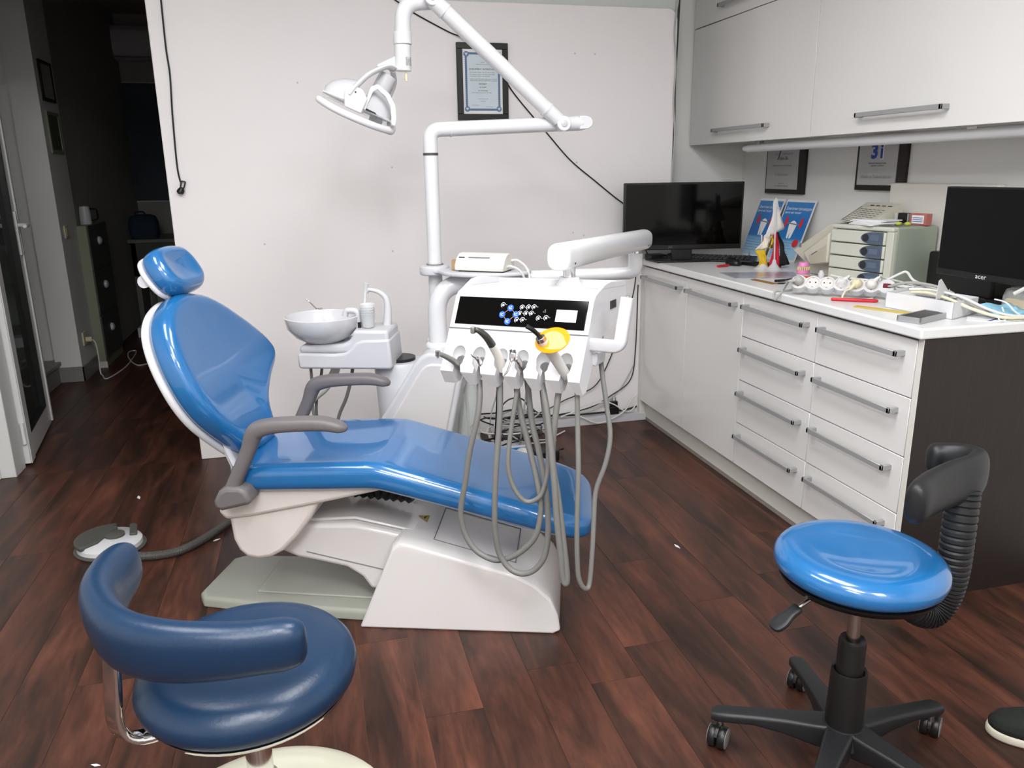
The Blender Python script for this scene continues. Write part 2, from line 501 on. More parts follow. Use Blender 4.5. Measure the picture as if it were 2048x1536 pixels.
# hall beyond the doorway
struct(build('ceiling_hall', MB().bb(-3.2, 1.3, 3.88, 8.4, 2.7, 2.8), 'hall'))
struct(build('wall_hall_far', MB().bb(-3.2, 1.3, 8.2, 8.3, 0, 2.7), 'hall'))
struct(build('wall_hall_right', MB().bb(1.2, 1.3, 4.1, 8.3, 0, 2.7), 'hall'))
struct(build('wall_hall_left', MB().bb(-1.70, -1.545, 5.95, 8.25, 0, 2.7), 'hall'))
pil = struct(build('wall_pillar', MB().bb(-1.675, -1.518, 5.56, 5.95, 0, 2.7), 'wall'))
struct(build('wall_stair', MB().bb(-3.2, -1.6751, 5.62, 5.72, 0, 2.7), 'wall'))
struct(build('wall_hall_stair', MB().bb(-3.2, -3.1, 3.85, 5.7, 0, 2.7), 'hall'))
struct(build('baseboard_pillar', MB().bb(-1.68, -1.505, 5.548, 5.56, 0, 0.10).bb(-1.518, -1.505, 5.548, 5.93, 0, 0.10), 'basegrey', bevel=0.002))
st = struct(build('trim_2', MB().bb(-3.0, -1.655, 5.16, 5.62, 0, 0.115), 'stone'))
build('stair_tread', MB().bb(-3.0, -1.640, 5.14, 5.62, 0.115, 0.14), 'stone', st, bevel=0.004)

# glazed door leaf, standing ajar into the hall
dx, dy = -1.477 + 1.375, 4.585 - 3.895
ang = math.atan2(dy, dx)
DF = frame((-1.375, 3.895, 0.012), ang)
door = struct(bpy.data.objects.new('door_1', None))
door.matrix_basis = DF; COL.objects.link(door)
LW = math.hypot(dx, dy)
def dpart(n, m, *bx, **k): 
    b = MB()
    for q in bx: b.bb(*q)
    return build(n, b, m, door, DF, **k)
dpart('stile', 'pvc', (0, 0.085, -0.03, 0.03, 0, 2.05), (0.0, 0.09, -0.036, -0.03, 0, 2.05), bevel=0.003)
dpart('stile', 'pvc', (LW - 0.085, LW, -0.03, 0.03, 0, 2.05), (LW - 0.015, LW + 0.012, -0.040, -0.03, 0.01, 2.05), bevel=0.003)
dpart('rail', 'pvc', (0.085, LW - 0.085, -0.03, 0.03, 0, 0.115), bevel=0.003)
dpart('rail', 'pvc', (0.085, LW - 0.085, -0.03, 0.03, 1.95, 2.05), bevel=0.003)
dpart('pane', 'pane', (0.085, LW - 0.085, -0.006, 0.006, 0.115, 1.95))
dpart('gasket', 'black', (0.085, 0.091, -0.031, 0.031, 0.115, 1.95), (LW - 0.105, LW - 0.085, -0.031, 0.031, 0.115, 1.95), (0.085, LW - 0.085, -0.031, 0.031, 0.115, 0.121))
h = MB().bb(LW - 0.06, LW - 0.03, -0.04, -0.03, 0.91, 1.13)
h.tube(fillet([(LW - 0.045, -0.035, 1.06), (LW - 0.045, -0.085, 1.06), (LW - 0.16, -0.085, 1.06)], 0.02), 0.011)
h.tube(fillet([(LW - 0.045, 0.03, 1.06), (LW - 0.045, 0.085, 1.06), (LW - 0.16, 0.085, 1.06)], 0.02), 0.011)
h.bb(LW - 0.06, LW - 0.03, 0.03, 0.04, 0.91, 1.13)
build('door_handle', h, 'pvc', door, DF, bevel=0.003)
hg = MB().cyl((-0.008, -0.02, 0.1), (-0.008, -0.02, 0.2), 0.009).cyl((-0.008, -0.02, 1.6), (-0.008, -0.02, 1.7), 0.009)
build('hinge', hg, 'pvc', door, DF)

t = thing('ceiling_light', 'added, unseen lamp ring over the stair beyond the glazed door', 'ceiling light', (-2.45, 4.55, 2.61))  # housing added for the made-up fill light, out of view
build('frame', MB().lathe([(0.15, 2.60), (0.17, 2.60), (0.17, 2.70), (0.15, 2.70), (0.15, 2.60)], (-2.45, 4.55, 0), 28), 'plast_m', t)
# ceiling luminaires (above the frame): housings around the panel lights
for k, (lx, ly) in enumerate(LAMPS):
    t = thing('ceiling_light', ['louvred ceiling panel light nearest the doorway', 'louvred ceiling panel light above the dental chair foot rest', 'louvred ceiling panel light above the camera',
              'louvred ceiling panel light behind the camera on the door side', 'louvred ceiling panel light behind the camera, away from the door'][k], 'ceiling light', (lx, ly, CEIL - 0.08))
    b = MB()
    x0, x1, y0, y1 = lx - LSX / 2, lx + LSX / 2, ly - LSY / 2, ly + LSY / 2
    b.bb(x0 - 0.025, x0 - 0.003, y0 - 0.025, y1 + 0.025, CEIL - 0.085, CEIL).bb(x1 + 0.003, x1 + 0.025, y0 - 0.025, y1 + 0.025, CEIL - 0.085, CEIL)
    b.bb(x0 - 0.003, x1 + 0.003, y0 - 0.025, y0 - 0.003, CEIL - 0.085, CEIL).bb(x0 - 0.003, x1 + 0.003, y1 + 0.003, y1 + 0.025, CEIL - 0.085, CEIL)
    build('frame', b, 'plast_m', t)
    lv = MB()
    for i in range(1, 4): lv.bb(x0, x1, y0 + i * LSY / 4 - 0.004, y0 + i * LSY / 4 + 0.004, CEIL - 0.085, CEIL - 0.08)
    for i in range(1, 2): lv.bb(x0 + i * LSX / 2 - 0.004, x0 + i * LSX / 2 + 0.004, y0, y1, CEIL - 0.085, CEIL - 0.08)
    build('louvre', lv, 'alu', t)

# ------------------------------------------------------------------ base cabinets
FX = 1.647
YL = [3.731, 3.243, 2.756, 2.276, 1.818]
ZL = [0.1125, 0.2935, 0.4755, 0.6560, 0.8285]
def bow_handle(x, y0, y1, z, parent, hgt=0.0165, out=0.036):
    b = MB().bb(x - out, x - out + 0.007, y0, y1, z - hgt / 2, z + hgt / 2)
    b.bb(x - out, x, y1 - 0.011, y1, z - hgt / 2, z + hgt / 2).bb(x - out, x, y0, y0 + 0.011, z - hgt / 2, z + hgt / 2)
    return build('handle', b, 'alu', parent, bevel=0.0015, seg=1)
g = 0.0016
for i in range(4):
    ya, yb = YL[i], YL[i + 1]
    lab = ['white gloss base cabinet with a single door nearest the back wall', 'white gloss base cabinet with a single door beside the drawer stacks',
           'white gloss base unit of four narrower drawers beside the door cabinets', 'white gloss base unit of four wider drawers beside the dark end panel'][i]
    t = thing('base_cabinet', lab, 'cabinet', (FX + 0.3, (ya + yb) / 2, 0), 0, 'white gloss base cabinets under the worktop')
    b = MB().bb(FX + 0.0185, 2.325, yb + 0.0005, ya - 0.0005, ZL[0] - 0.002, 0.834)
    build('carcass', b, 'cab_in', t)
    build('backing', MB().bb(FX + 0.0172, FX + 0.0184, yb, ya, ZL[0], 0.834), 'gap', t)
    n = 1 if i < 2 else 4
    for k in range(n):
        z0, z1 = (ZL[0], ZL[4]) if n == 1 else (ZL[k], ZL[k + 1])
        d = build('door' if n == 1 else 'drawer', MB().bb(FX, FX + 0.017, yb + g, ya - g, z0 + g, z1 - g), 'cab', t, bevel=0.0012, seg=1)
        ext = 0.035
        bow_handle(FX, yb + ext + 0.008, ya - ext, z1 - (0.052 if n == 1 else 0.047), d)
    p = MB().bb(FX + 0.035, FX + 0.053, yb, ya, 0.018, ZL[0] - 0.002)
    build('plinth', p, 'cab_in', t)
    build('plinth_edge', MB().bb(FX + 0.0345, FX + 0.053, yb, ya, 0.0, 0.018), 'chip', t, label='raw chipboard bottom edge of the plinth')
t = thing('filler_panel', 'narrow white filler strip between back wall and first base cabinet', 'panel', (FX, 3.745, 0))
build('panel', MB().bb(FX - 0.002, FX + 0.06, 3.7325, 3.7595, 0, 0.834), 'cab_in', t)
t = thing('end_panel', 'dark wenge end panel closing the run of base cabinets', 'panel', (1.99, 1.806, 0))
build('board', MB().bb(FX + 0.003, 2.328, 1.797, 1.8165, 0, 0.834), 'wenge', t)
build('edge_band', MB().bb(FX + 0.0005, FX + 0.003, 1.797, 1.8165, 0.0, 0.834), 'cab_in', t, label='cream front edge of the panel')
wt = MB().bb(1.627, 2.329, 1.788, 3.7595, 0.836, 0.868).bb(1.80, 2.329, 3.7595, 3.998, 0.836, 0.868)
solo('worktop', wt, 'wt', 'long white worktop with rounded front edge over the base cabinets', 'worktop', (1.98, 2.77, 0.836), bevel=0.006, seg=3)

# ------------------------------------------------------------------ upper cabinets and strip lamp
UX = 2.0
def upper(ya, yb, za, zb, lab, hy0, hy1, hz):
    t = thing('upper_cabinet', lab, 'cabinet', (UX + 0.16, (ya + yb) / 2, za), 0, 'white gloss upper cabinets on the right wall')
    build('carcass', MB().bb(UX + 0.0205, 2.329, yb + 0.0005, ya - 0.0005, za + 0.012, zb - 0.001), 'cab_in', t)
    build('side_board', MB().bb(UX + 0.0205, 2.329, yb + 0.0005, yb + 0.018, za, za + 0.012).bb(UX + 0.0205, 2.329, ya - 0.018, ya - 0.0005, za, za + 0.012).bb(UX + 0.0205, UX + 0.05, yb + 0.018, ya - 0.018, za, za + 0.012), 'cab_in', t)
    build('backing', MB().bb(UX + 0.0187, UX + 0.0204, yb, ya, za + 0.002, zb), 'gap', t)
    d = build('door', MB().bb(UX, UX + 0.0185, yb + 0.002, ya - 0.002, za, zb - 0.0035), 'cab', t, bevel=0.0012, seg=1)
    bow_handle(UX, hy0, hy1, hz, d, 0.0165, 0.034)
upper(3.988, 2.928, 1.424, 1.994, 'white upper cabinet with lift-up door at the far end, lower row', 3.23, 3.70, 1.486)
upper(2.928, 1.868, 1.424, 1.994, 'wide white upper cabinet above the right-hand monitor, lower row', 2.20, 2.62, 1.486)
upper(3.988, 2.928, 1.994, 2.58, 'white upper cabinet in the top row, its door mostly cut off by the frame', 3.23, 3.70, 2.055)
t = thing('strip_lamp', 'unlit white tubular strip lamp under the upper cabinets', 'lamp', (2.06, 2.6, 1.40))
prof = [(0.0, 0.0), (0.009, 0.004), (0.014, 0.015), (0.018, 0.05), (0.019, 0.06), (0.019, 1.75), (0.016, 1.77), (0.0, 1.775)]
build('tube', MB().lathe(prof, (2.06, 3.54, 1.395), 18, (0, -1, 0.004)), 'lampwhite', t)
build('end_cap', MB().lathe([(0.019, 0), (0.0196, 0.001), (0.0196, 0.005), (0.019, 0.006)], (2.06, 3.485, 1.395), 18, (0, -1, 0.004)), 'plast_m', t)
for y in (3.4, 2.15):
    build('clip', MB().bb(2.048, 2.072, y - 0.02, y + 0.02, 1.41, 1.4355), 'steel', t)
# ------------------------------------------------------------------ dental chair
CA = math.atan2(-0.323, 0.946)
CF = frame((0.055, 2.11, 0), CA)          # chair frame: x along the chair towards the feet, y away from the camera
def cw(x, y, z): return CF @ Vector((x, y, z))
chair = thing('dental_chair', 'blue dental patient chair with white base and raised backrest', 'dental chair', cw(0.05, 0.19, 0), CA)
def cpart(n, b, m, **k): return build(n, b, m, k.pop('parent', chair), CF, **k)
VC = 0.19
# base plate
out = [(-0.52, 0.085), (-0.30, 0.055), (0.02, 0.035), (0.30, 0.03), (0.30, 0.37), (-0.50, 0.37), (-0.535, 0.345), (-0.545, 0.12)]
b = MB()
rings = []
for sc_, z in ((1, 0), (1, 0.022), (0.985, 0.032), (0.96, 0.036)):
    rings.append([(-0.12 + (x + 0.12) * sc_, VC + (y - VC) * sc_, z) for x, y in out])
b.loft(rings)
cpart('base_plate', b, 'grayplate', bevel=0.004)
cpart('base_cover', MB().prism([(-0.36, 0.12), (0.02, 0.10), (0.02, 0.33), (-0.36, 0.33)], 0.034, 0.043, 'xyz'), 'grayplate', bevel=0.012, seg=3)
# base housing: sloping wedge whose sides lean inwards
prof0 = [(0.0, 0.0), (0.018, -0.0), (0.575, 0.0), (0.596, 0.012), (0.588, 0.06), (0.566, 0.112), (0.52, 0.155), (0.46, 0.187), (0.30, 0.232), (0.16, 0.272), (0.125, 0.277), (0.105, 0.262), (0.095, 0.235)]
def shrink(p, k, top):
    cx = 0.31
    return [(cx + (x - cx) * (1 - k), z if z < 0.001 else z - top * (z / 0.28)) for x, z in p]
rings = []
for y, k, tp in ((0.0, 0, 0.016), (0.012, 0.0, 0.006), (0.035, 0.008, 0.0), (0.345, 0.008, 0.0), (0.368, 0.0, 0.006), (0.38, 0, 0.016)):
    rings.append([(x, y + (0.025 * z / 0.28 if y < 0.1 else -0.025 * z / 0.28), z) for x, z in shrink(prof0, k, tp)])
hs = cpart('base_housing', MB().loft(rings), 'housing', bevel=0.006, seg=3, sharp=50)
# recessed cover on the sloping top, with groove and warning triangle
sl = math.atan2(0.232 - 0.272, 0.14)
TF = CF @ frame((0.30, VC, 0.2325), 0, 0, -sl + 0.0)
def topframe(x0, x1, y0, y1, w, z):
    q = MB()
    q.bb(x0, x1, y0, y0 + w, z - 0.001, z).bb(x0, x1, y1 - w, y1, z - 0.001, z).bb(x0, x0 + w, y0, y1, z - 0.001, z).bb(x1 - w, x1, y0, y1, z - 0.001, z)
    return q
build('groove', topframe(-0.085, 0.17, -0.115, 0.115, 0.003, 0.0014), 'greyink', hs, TF)
tri = [(-0.125, 0.015), (-0.105, -0.022), (-0.145, -0.022)]
build('warning_label', MB().prism([(y, x) for x, y in [(-0.122, 0.028), (-0.122, -0.02), (-0.155, 0.004)]], 0.0008, 0.0016, 'yxz'), 'warn', hs, TF, label='yellow warning triangle on the housing')
build('warning_mark', MB().prism([(0.016, -0.128), (-0.006, -0.134), (0.002, -0.137), (0.010, -0.133)], 0.0016, 0.002, 'yxz'), 'ink', hs, TF)
# lift arms
arm = [(-0.27, 0.215), (-0.24, 0.292), (-0.02, 0.300), (0.16, 0.262), (0.24, 0.20), (0.2, 0.09), (0.02, 0.085), (-0.005, 0.125), (-0.05, 0.155), (-0.12, 0.17), (-0.2, 0.185)]
la = cpart('lift_arm', MB().prism(arm, 0.075, 0.30, 'xzy'), 'housing', bevel=0.012, seg=3, sharp=45)
cpart('arm_cover', MB().prism([(-0.20, 0.290), (-0.02, 0.302), (0.16, 0.264), (0.16, 0.272), (-0.02, 0.312), (-0.20, 0.300)], 0.10, 0.28, 'xzy'), 'housing', bevel=0.004)
arm2 = [(-0.24, 0.205), (0.1, 0.12), (0.1, 0.135), (-0.24, 0.219)]
cpart('arm_seam', MB().prism([(-0.17, 0.205), (0.08, 0.148), (0.08, 0.151), (-0.17, 0.208)], 0.0735, 0.078, 'xzy'), 'greyink')
# accordion bellows under the seat
bl = MB(); rg = []
for i in range(17):
    r = 0.045 + (0.008 if i % 2 else 0)
    x = -0.06 + i * 0.012
    rg.append([(x, VC + 0.05 + r * 1.3 * cos(2 * pi * k / 20), 0.375 + r * sin(2 * pi * k / 20) - 0.1 * (x + 0.06)) for k in range(20)])
cpart('bellows', bl.loft(rg), 'black', sharp=20)
# seat frame (skirt)
band = [(-0.385, 0.425), (-0.395, 0.36), (-0.375, 0.338), (-0.30, 0.350), (-0.10, 0.394), (0.06, 0.432), (0.14, 0.452), (0.14, 0.48), (-0.05, 0.47), (-0.25, 0.452)]
sf = cpart('seat_frame', MB().prism(band, 0.0, 0.39, 'xzy'), 'offwhite', bevel=0.012, seg=3, sharp=50)
leaf = [(-0.372, 0.352), (-0.366, 0.27), (-0.352, 0.235), (-0.33, 0.214), (-0.295, 0.207), (-0.255, 0.215), (-0.215, 0.238), (-0.17, 0.285), (-0.125, 0.345), (-0.09, 0.41), (-0.30, 0.40)]
cpart('frame_skirt', MB().prism(leaf, 0.012, 0.378, 'xzy'), 'offwhite', bevel=0.014, seg=3, sharp=50)
# seat cushion
def sec(x, zc, w, h, r, n=5):
    return [(x, VC + a, zc + bb_) for a, bb_ in rrect(w, h, r, n)]
st_ = [(-0.352, 0.470, 0.30, 0.035), (-0.348, 0.470, 0.37, 0.055), (-0.335, 0.472, 0.41, 0.072), (-0.31, 0.474, 0.432, 0.082), (-0.26, 0.477, 0.442, 0.086), (-0.10, 0.484, 0.446, 0.086), (0.03, 0.489, 0.446, 0.086),
       (0.075, 0.489, 0.446, 0.085), (0.10, 0.4845, 0.446, 0.085), (0.14, 0.474, 0.445, 0.084), (0.30, 0.430, 0.441, 0.082), (0.45, 0.388, 0.436, 0.080), (0.56, 0.3575, 0.43, 0.077), (0.62, 0.340, 0.415, 0.072), (0.655, 0.330, 0.38, 0.064),
       (0.678, 0.323, 0.32, 0.050), (0.687, 0.320, 0.25, 0.034), (0.690, 0.319, 0.19, 0.018)]
b = MB().loft([sec(x, z, w, h_, min(h_ * 0.42, 0.034)) for x, z, w, h_ in st_])
cpart('seat_cushion', b, 'blue', subsurf=2, sharp=180)
# backrest: local frame s up the back, across v, normal forward
a_ = radians(23)
BP = Vector((-0.31, 0.205, 0.55))
ex, ey = Vector((0, -1, 0)), Vector((-sin(a_), 0, cos(a_)))     # x = towards the near side, y = up the back
bk = wall_frame(BP, (0, 1, 0), ey)                                 # z = x cross y
zdir = Vector((bk[0][2], bk[1][2], bk[2][2]))
RGT = [(-0.04, 0.04), (-0.02, 0.075), (0.0, 0.087), (0.04, 0.105), (0.07, 0.130), (0.10, 0.175), (0.13, 0.232), (0.155, 0.292), (0.18, 0.324), (0.21, 0.333), (0.255, 0.312), (0.31, 0.262), (0.36, 0.203), (0.41, 0.138), (0.45, 0.065), (0.470, -0.025)]
LFT = [(0.472, -0.06), (0.464, -0.105), (0.446, -0.155), (0.415, -0.2), (0.37, -0.232), (0.31, -0.252), (0.25, -0.258), (0.19, -0.254), (0.13, -0.235), (0.08, -0.203), (0.04, -0.17), (0.0, -0.135), (-0.02, -0.105), (-0.04, -0.06)]
def egg(scale=1.0):
    pts = [((w - 0.02) * scale + 0.02, s, 0) for s, w in RGT + LFT]
    return [(p.x, p.y) for p in cat(pts, 3, True)]
eo = egg()
front = zdir.x > 0
BKF = CF @ bk
sgn = 1 if front else -1
if not front:
    BKF = CF @ wall_frame(BP, (0, -1, 0), ey)
b = MB(); cushion(b, eo, 0.078, 0.03, BKF @ Matrix.Translation((0, 0, -0.076)), dish=0.014, ni=7)
build('backrest_cushion', b, 'blue', chair, subsurf=1, sharp=180)
b = MB(); cushion(b, egg(0.985), 0.024, 0.011, BKF @ Matrix.Translation((0, 0.0, -0.097)), dish=-0.004, ni=3)
build('backrest_shell', b, 'plast', chair, subsurf=1, sharp=180)
cpart('backrest_bracket', MB().prism([(-0.445, 0.62), (-0.405, 0.60), (-0.372, 0.54), (-0.345, 0.46), (-0.335, 0.42), (-0.375, 0.42), (-0.375, 0.48), (-0.40, 0.55)], 0.06, 0.32, 'xzy'), 'plast_m', bevel=0.012, seg=3)
# headrest
HP = Vector((-0.487, 0.205, 0.983)); ah = radians(33)
eyh = Vector((-sin(ah), 0, cos(ah)))
hxv = (0, -1, 0) if not front else (0, 1, 0)
HF = CF @ wall_frame(HP, hxv, eyh)
ho = [(p.x, p.y) for p in cat([(0.0, 0.0, 0), (0.06, 0.004, 0), (0.098, 0.03, 0), (0.108, 0.075, 0), (0.100, 0.115, 0), (0.072, 0.142, 0), (0.0, 0.15, 0), (-0.072, 0.142, 0), (-0.100, 0.115, 0), (-0.108, 0.075, 0), (-0.098, 0.03, 0), (-0.06, 0.004, 0)], 4, True)]
b = MB(); cushion(b, ho, 0.068, 0.028, HF @ Matrix.Translation((0, 0, -0.05)), dish=0.010, ni=5)
build('headrest_cushion', b, 'blue', chair, subsurf=1, sharp=180)
b = MB(); cushion(b, [(x * 0.97, 0.075 + (y - 0.075) * 0.97) for x, y in ho], 0.016, 0.007, HF @ Matrix.Translation((0, 0, -0.060)), ni=2)
build('headrest_shell', b, 'plast', chair, subsurf=1, sharp=180)
b = MB().tube([HF @ Vector((0, 0.07, -0.062)), HF @ Vector((0, -0.02, -0.075)), BKF @ Vector((0, 0.40, -0.085))], [(0.03, 0.012)] * 3, 14)
b.cyl(HF @ Vector((-0.085, 0.085, -0.072)), HF @ Vector((0.085, 0.085, -0.072)), 0.018, 14)
build('headrest_stem', b, 'plast', chair)
# armrests
def armrest(y, lab, du=0.0):
    path = [(-0.335 + du, y, 0.43), (-0.300 + du, y, 0.50), (-0.262 + du, y, 0.575), (-0.247 + du, y, 0.612), (-0.232 + du, y, 0.632), (-0.195 + du, y, 0.644), (-0.14 + du, y, 0.650), (-0.05 + du, y, 0.653), (0.0 + du, y, 0.643), (0.018 + du, y, 0.637)]
    sec_ = [(0.022, 0.020), (0.021, 0.019), (0.021, 0.020), (0.023, 0.023), (0.025, 0.024), (0.027, 0.020), (0.028, 0.018), (0.027, 0.017), (0.022, 0.013), (0.008, 0.005)]
    P = cat(path, 4)
    rr = []
    for i in range(len(P)):
        t = i / 4; k = min(int(t), len(sec_) - 2); f = t - k
        rr.append(tuple(sec_[k][j] * (1 - f) + sec_[k + 1][j] * f for j in (0, 1)))
    # width lies across the chair (y), thickness in the x-z plane
    rings = []
    for i, p in enumerate(P):
        tq = (P[min(i + 1, len(P) - 1)] - P[max(i - 1, 0)]).normalized()
        nn = Vector((-tq.z, 0, tq.x))
        w_, h_ = rr[i]
        ring = [p + Vector((0, 1, 0)) * q[0] + nn * q[1] for q in rrect(2 * w_, 2 * h_, min(w_, h_) * 0.7, 3)]
        rings.append(ring)
    return cpart('armrest', MB().loft(rings), 'armgray', sharp=60, label=lab)
ar = armrest(-0.045, 'grey armrest on the near side')
armrest(0.425, 'grey armrest on the far side', 0.01)
mp = [(-0.365, 0.408), (-0.366, 0.432), (-0.35, 0.460), (-0.328, 0.473), (-0.285, 0.473), (-0.270, 0.462), (-0.258, 0.428), (-0.27, 0.421), (-0.345, 0.402)]
for y0, y1 in ((-0.078, 0.002), (0.388, 0.468)):
    cpart('armrest_mount', MB().prism(mp, y0, y1, 'xzy'), 'armgray', bevel=0.012, seg=3, sharp=50)

# ------------------------------------------------------------------ foot control with its ribbed hose
ped = thing('foot_control', 'round grey and white foot control pedal on the floor behind the navy stool', 'foot pedal', (-0.79, 2.885, 0), 0.15)
pf = frame((-0.79, 2.885, 0), 0.95)
b = MB().lathe([(0.0, 0), (0.115, 0), (0.118, 0.006), (0.112, 0.012), (0.0, 0.012)], (0, 0, 0), 36, None, 1.0, 1.05)
build('sole', b, 'rubber', ped, pf)
b = MB().lathe([(0.0, 0.010), (0.108, 0.010), (0.106, 0.026), (0.095, 0.036), (0.0, 0.040)], (0, 0, 0), 36, None, 1.0, 1.05)
build('shell', b, 'plast', ped, pf)
b = MB().prism([(0.112 * cos(a), 0.118 * sin(a)) for a in [pi * 0.18 + i * pi * 0.78 / 16 for i in range(17)]] + [(-0.05, 0.0), (0.02, 0.02)], 0.030, 0.046, 'xyz')
build('treadle', b, 'rubber', ped, pf, bevel=0.004)
build('treadle', MB().prism([(0.055, -0.075), (0.115, -0.015), (0.12, 0.0), (0.105, 0.012), (0.04, -0.055)], 0.030, 0.046, 'xyz'), 'rubber', ped, pf, bevel=0.004)
build('button', MB().lathe([(0, 0.036), (0.034, 0.036), (0.034, 0.046), (0.03, 0.049), (0, 0.05)], (0.02, -0.005, 0), 24), 'rubber', ped, pf)
build('button', MB().lathe([(0, 0.036), (0.018, 0.036), (0.018, 0.045), (0, 0.047)], (0.055, 0.045, 0), 18), 'rubber', ped, pf)
hp = cat([(-0.72, 2.80, 0.022), (-0.69, 2.755, 0.018), (-0.613, 2.734, 0.018), (-0.533, 2.75, 0.018), (-0.458, 2.831, 0.018), (-0.389, 2.944, 0.018), (-0.33, 3.02, 0.018), (-0.26, 3.00, 0.018), (-0.2, 2.9, 0.018)], 36)
build('hose', MB().tube(hp, [0.0152 if i % 2 else 0.0143 for i in range(len(hp))], 12), 'hosedark', ped, sharp=25)
# ------------------------------------------------------------------ dental unit behind the chair
unit = thing('dental_unit', 'white dental unit cabinet with lamp pole and tray behind the chair', 'dental unit', cw(0.05, 0.78, 0), CA)
def upart(n, b, m, **k): return build(n, b, m, k.pop('parent', unit), CF, **k)
body = [(-0.24, 0.0), (0.20, 0.0), (0.185, 0.30), (0.198, 0.414), (0.239, 0.60), (0.258, 0.66), (0.25, 0.685), (0.225, 0.695), (0.12, 0.695), (0.092, 0.682), (0.066, 0.653), (-0.064, 0.448), (-0.21, 0.22)]
cab = upart('cabinet_body', MB().prism(body, 0.62, 0.93, 'xzy'), 'plast', bevel=0.022, seg=4, sharp=60)
fp = [(-0.16, 0.22), (0.165, 0.22), (0.165, 0.30), (0.178, 0.414), (0.217, 0.59), (0.222, 0.655), (0.13, 0.658), (0.108, 0.65), (0.092, 0.635), (-0.03, 0.44)]
upart('front_panel', MB().prism(fp, 0.612, 0.63, 'xzy'), 'housing', bevel=0.007, seg=3, sharp=50)
upart('spittoon_column', MB().lathe([(0.0, 0.0), (0.075, 0.0), (0.085, 0.45), (0.093, 0.625), (0.085, 0.638), (0.0, 0.64)], (-0.015, 0.76, 0), 32), 'plast_m')
upart('pivot_gasket', MB().lathe([(0.0, 0.0), (0.06, 0.0), (0.06, 0.012), (0.0, 0.012)], (-0.015, 0.76, 0.638), 28), 'black')
PX, PY = 0.118, 0.838
upart('pole', MB().cyl((PX, PY, 0.69), (PX, PY, 1.363), 0.0255, 28), 'lampwhite')
upart('pole_flange', MB().lathe([(0, 0), (0.044, 0), (0.044, 0.008), (0.036, 0.016), (0.026, 0.018), (0, 0.018)], (PX, PY, 0.692), 28), 'lampwhite')
# tray with collar round the pole
tr = [(p.x, p.y) for p in cat([(0.068, 0.80, 0), (0.09, 0.775, 0), (0.14, 0.765, 0), (0.18, 0.70, 0), (0.27, 0.655, 0), (0.37, 0.66, 0), (0.45, 0.70, 0), (0.475, 0.76, 0), (0.45, 0.83, 0), (0.36, 0.87, 0), (0.25, 0.875, 0), (0.17, 0.885, 0), (0.10, 0.885, 0), (0.07, 0.86, 0)], 5, True)]
b = MB(); cushion(b, tr, 0.014, 0.005, CF @ Matrix.Translation((0, 0, 0.953)), dish=0.0, ne=3, ni=2)
tray = build('tray', b, 'plast_m', unit, sharp=50)
b = MB(); cushion(b, [(0.27 + (x - 0.27) * 1.0, y) for x, y in [(p.x, p.y) for p in cat([(0.068, 0.80, 0), (0.10, 0.77, 0), (0.15, 0.785, 0), (0.172, 0.83, 0), (0.15, 0.875, 0), (0.10, 0.885, 0), (0.07, 0.86, 0)], 5, True)]], 0.034, 0.008, CF @ Matrix.Translation((0, 0, 0.944)), ne=3, ni=2)
build('tray_collar', b, 'plast_m', unit, sharp=50)
upart('collar_ring', MB().lathe([(0.026, 0), (0.031, 0), (0.031, 0.004), (0.026, 0.004)], (PX, PY, 0.978), 24), 'hosegray')

# small white device on the tray
t = thing('control_box', 'small cream electronic box with two cables on the pole tray', 'device', cw(0.315, 0.745, 0.967), CA - 0.34)
DFm = CF @ frame((0.312, 0.748, 0.967), -0.30)
pr = [(-0.055, 0.004), (0.055, 0.004), (0.057, 0.014), (0.05, 0.040), (0.03, 0.056), (0.004, 0.063), (-0.018, 0.060), (-0.038, 0.047), (-0.056, 0.020)]
build('casing', MB().prism(pr, -0.093, 0.093, 'yzx'), 'applwhite', t, DFm, bevel=0.004, sharp=35)
for x, y in ((-0.08, -0.035), (0.08, -0.035), (-0.08, 0.035), (0.08, 0.035)):
    build('foot', MB().cyl((x, y, 0), (x, y, 0.005), 0.006, 10), 'black', t, DFm)
build('display_strip', MB().prism([(-0.0385, 0.0468), (-0.034, 0.0498), (-0.0345, 0.0510), (-0.0392, 0.0478)], -0.045, 0.035, 'yzx'), 'greyink', t, DFm)
build('slot', MB().prism([(-0.0385, 0.0468), (-0.035, 0.0491), (-0.0355, 0.0504), (-0.0392, 0.0478)], -0.082, -0.06, 'yzx'), 'ink', t, DFm)
text('• • • • • • • • • •', 0.010, DFm @ wall_frame((0.01, -0.0265, 0.0562), (1, 0, 0), (0, 0.84, 0.54)), 'greyink', t)
build('cable', MB().tube(cat([(0.093, 0.02, 0.035), (0.115, 0.03, 0.035), (0.15, 0.03, 0.005), (0.165, 0.02, -0.05), (0.17, 0.03, -0.10)], 6), 0.0042, 8), 'cable_w', t, DFm)
build('cable', MB().tube(cat([(0.093, -0.02, 0.018), (0.11, -0.02, 0.02), (0.14, -0.01, 0.002), (0.158, 0.005, -0.05), (0.165, 0.01, -0.10)], 6), 0.0042, 8), 'cable_w', t, DFm)
t = thing('card_box', 'tiny brown cardboard sleeve beside the cream device on the tray', 'box', cw(0.205, 0.77, 0.967), CA)
build('sleeve', MB().bb(0.192, 0.208, 0.755, 0.785, 0.9675, 1.003), 'cardboard', t, CF, bevel=0.001)

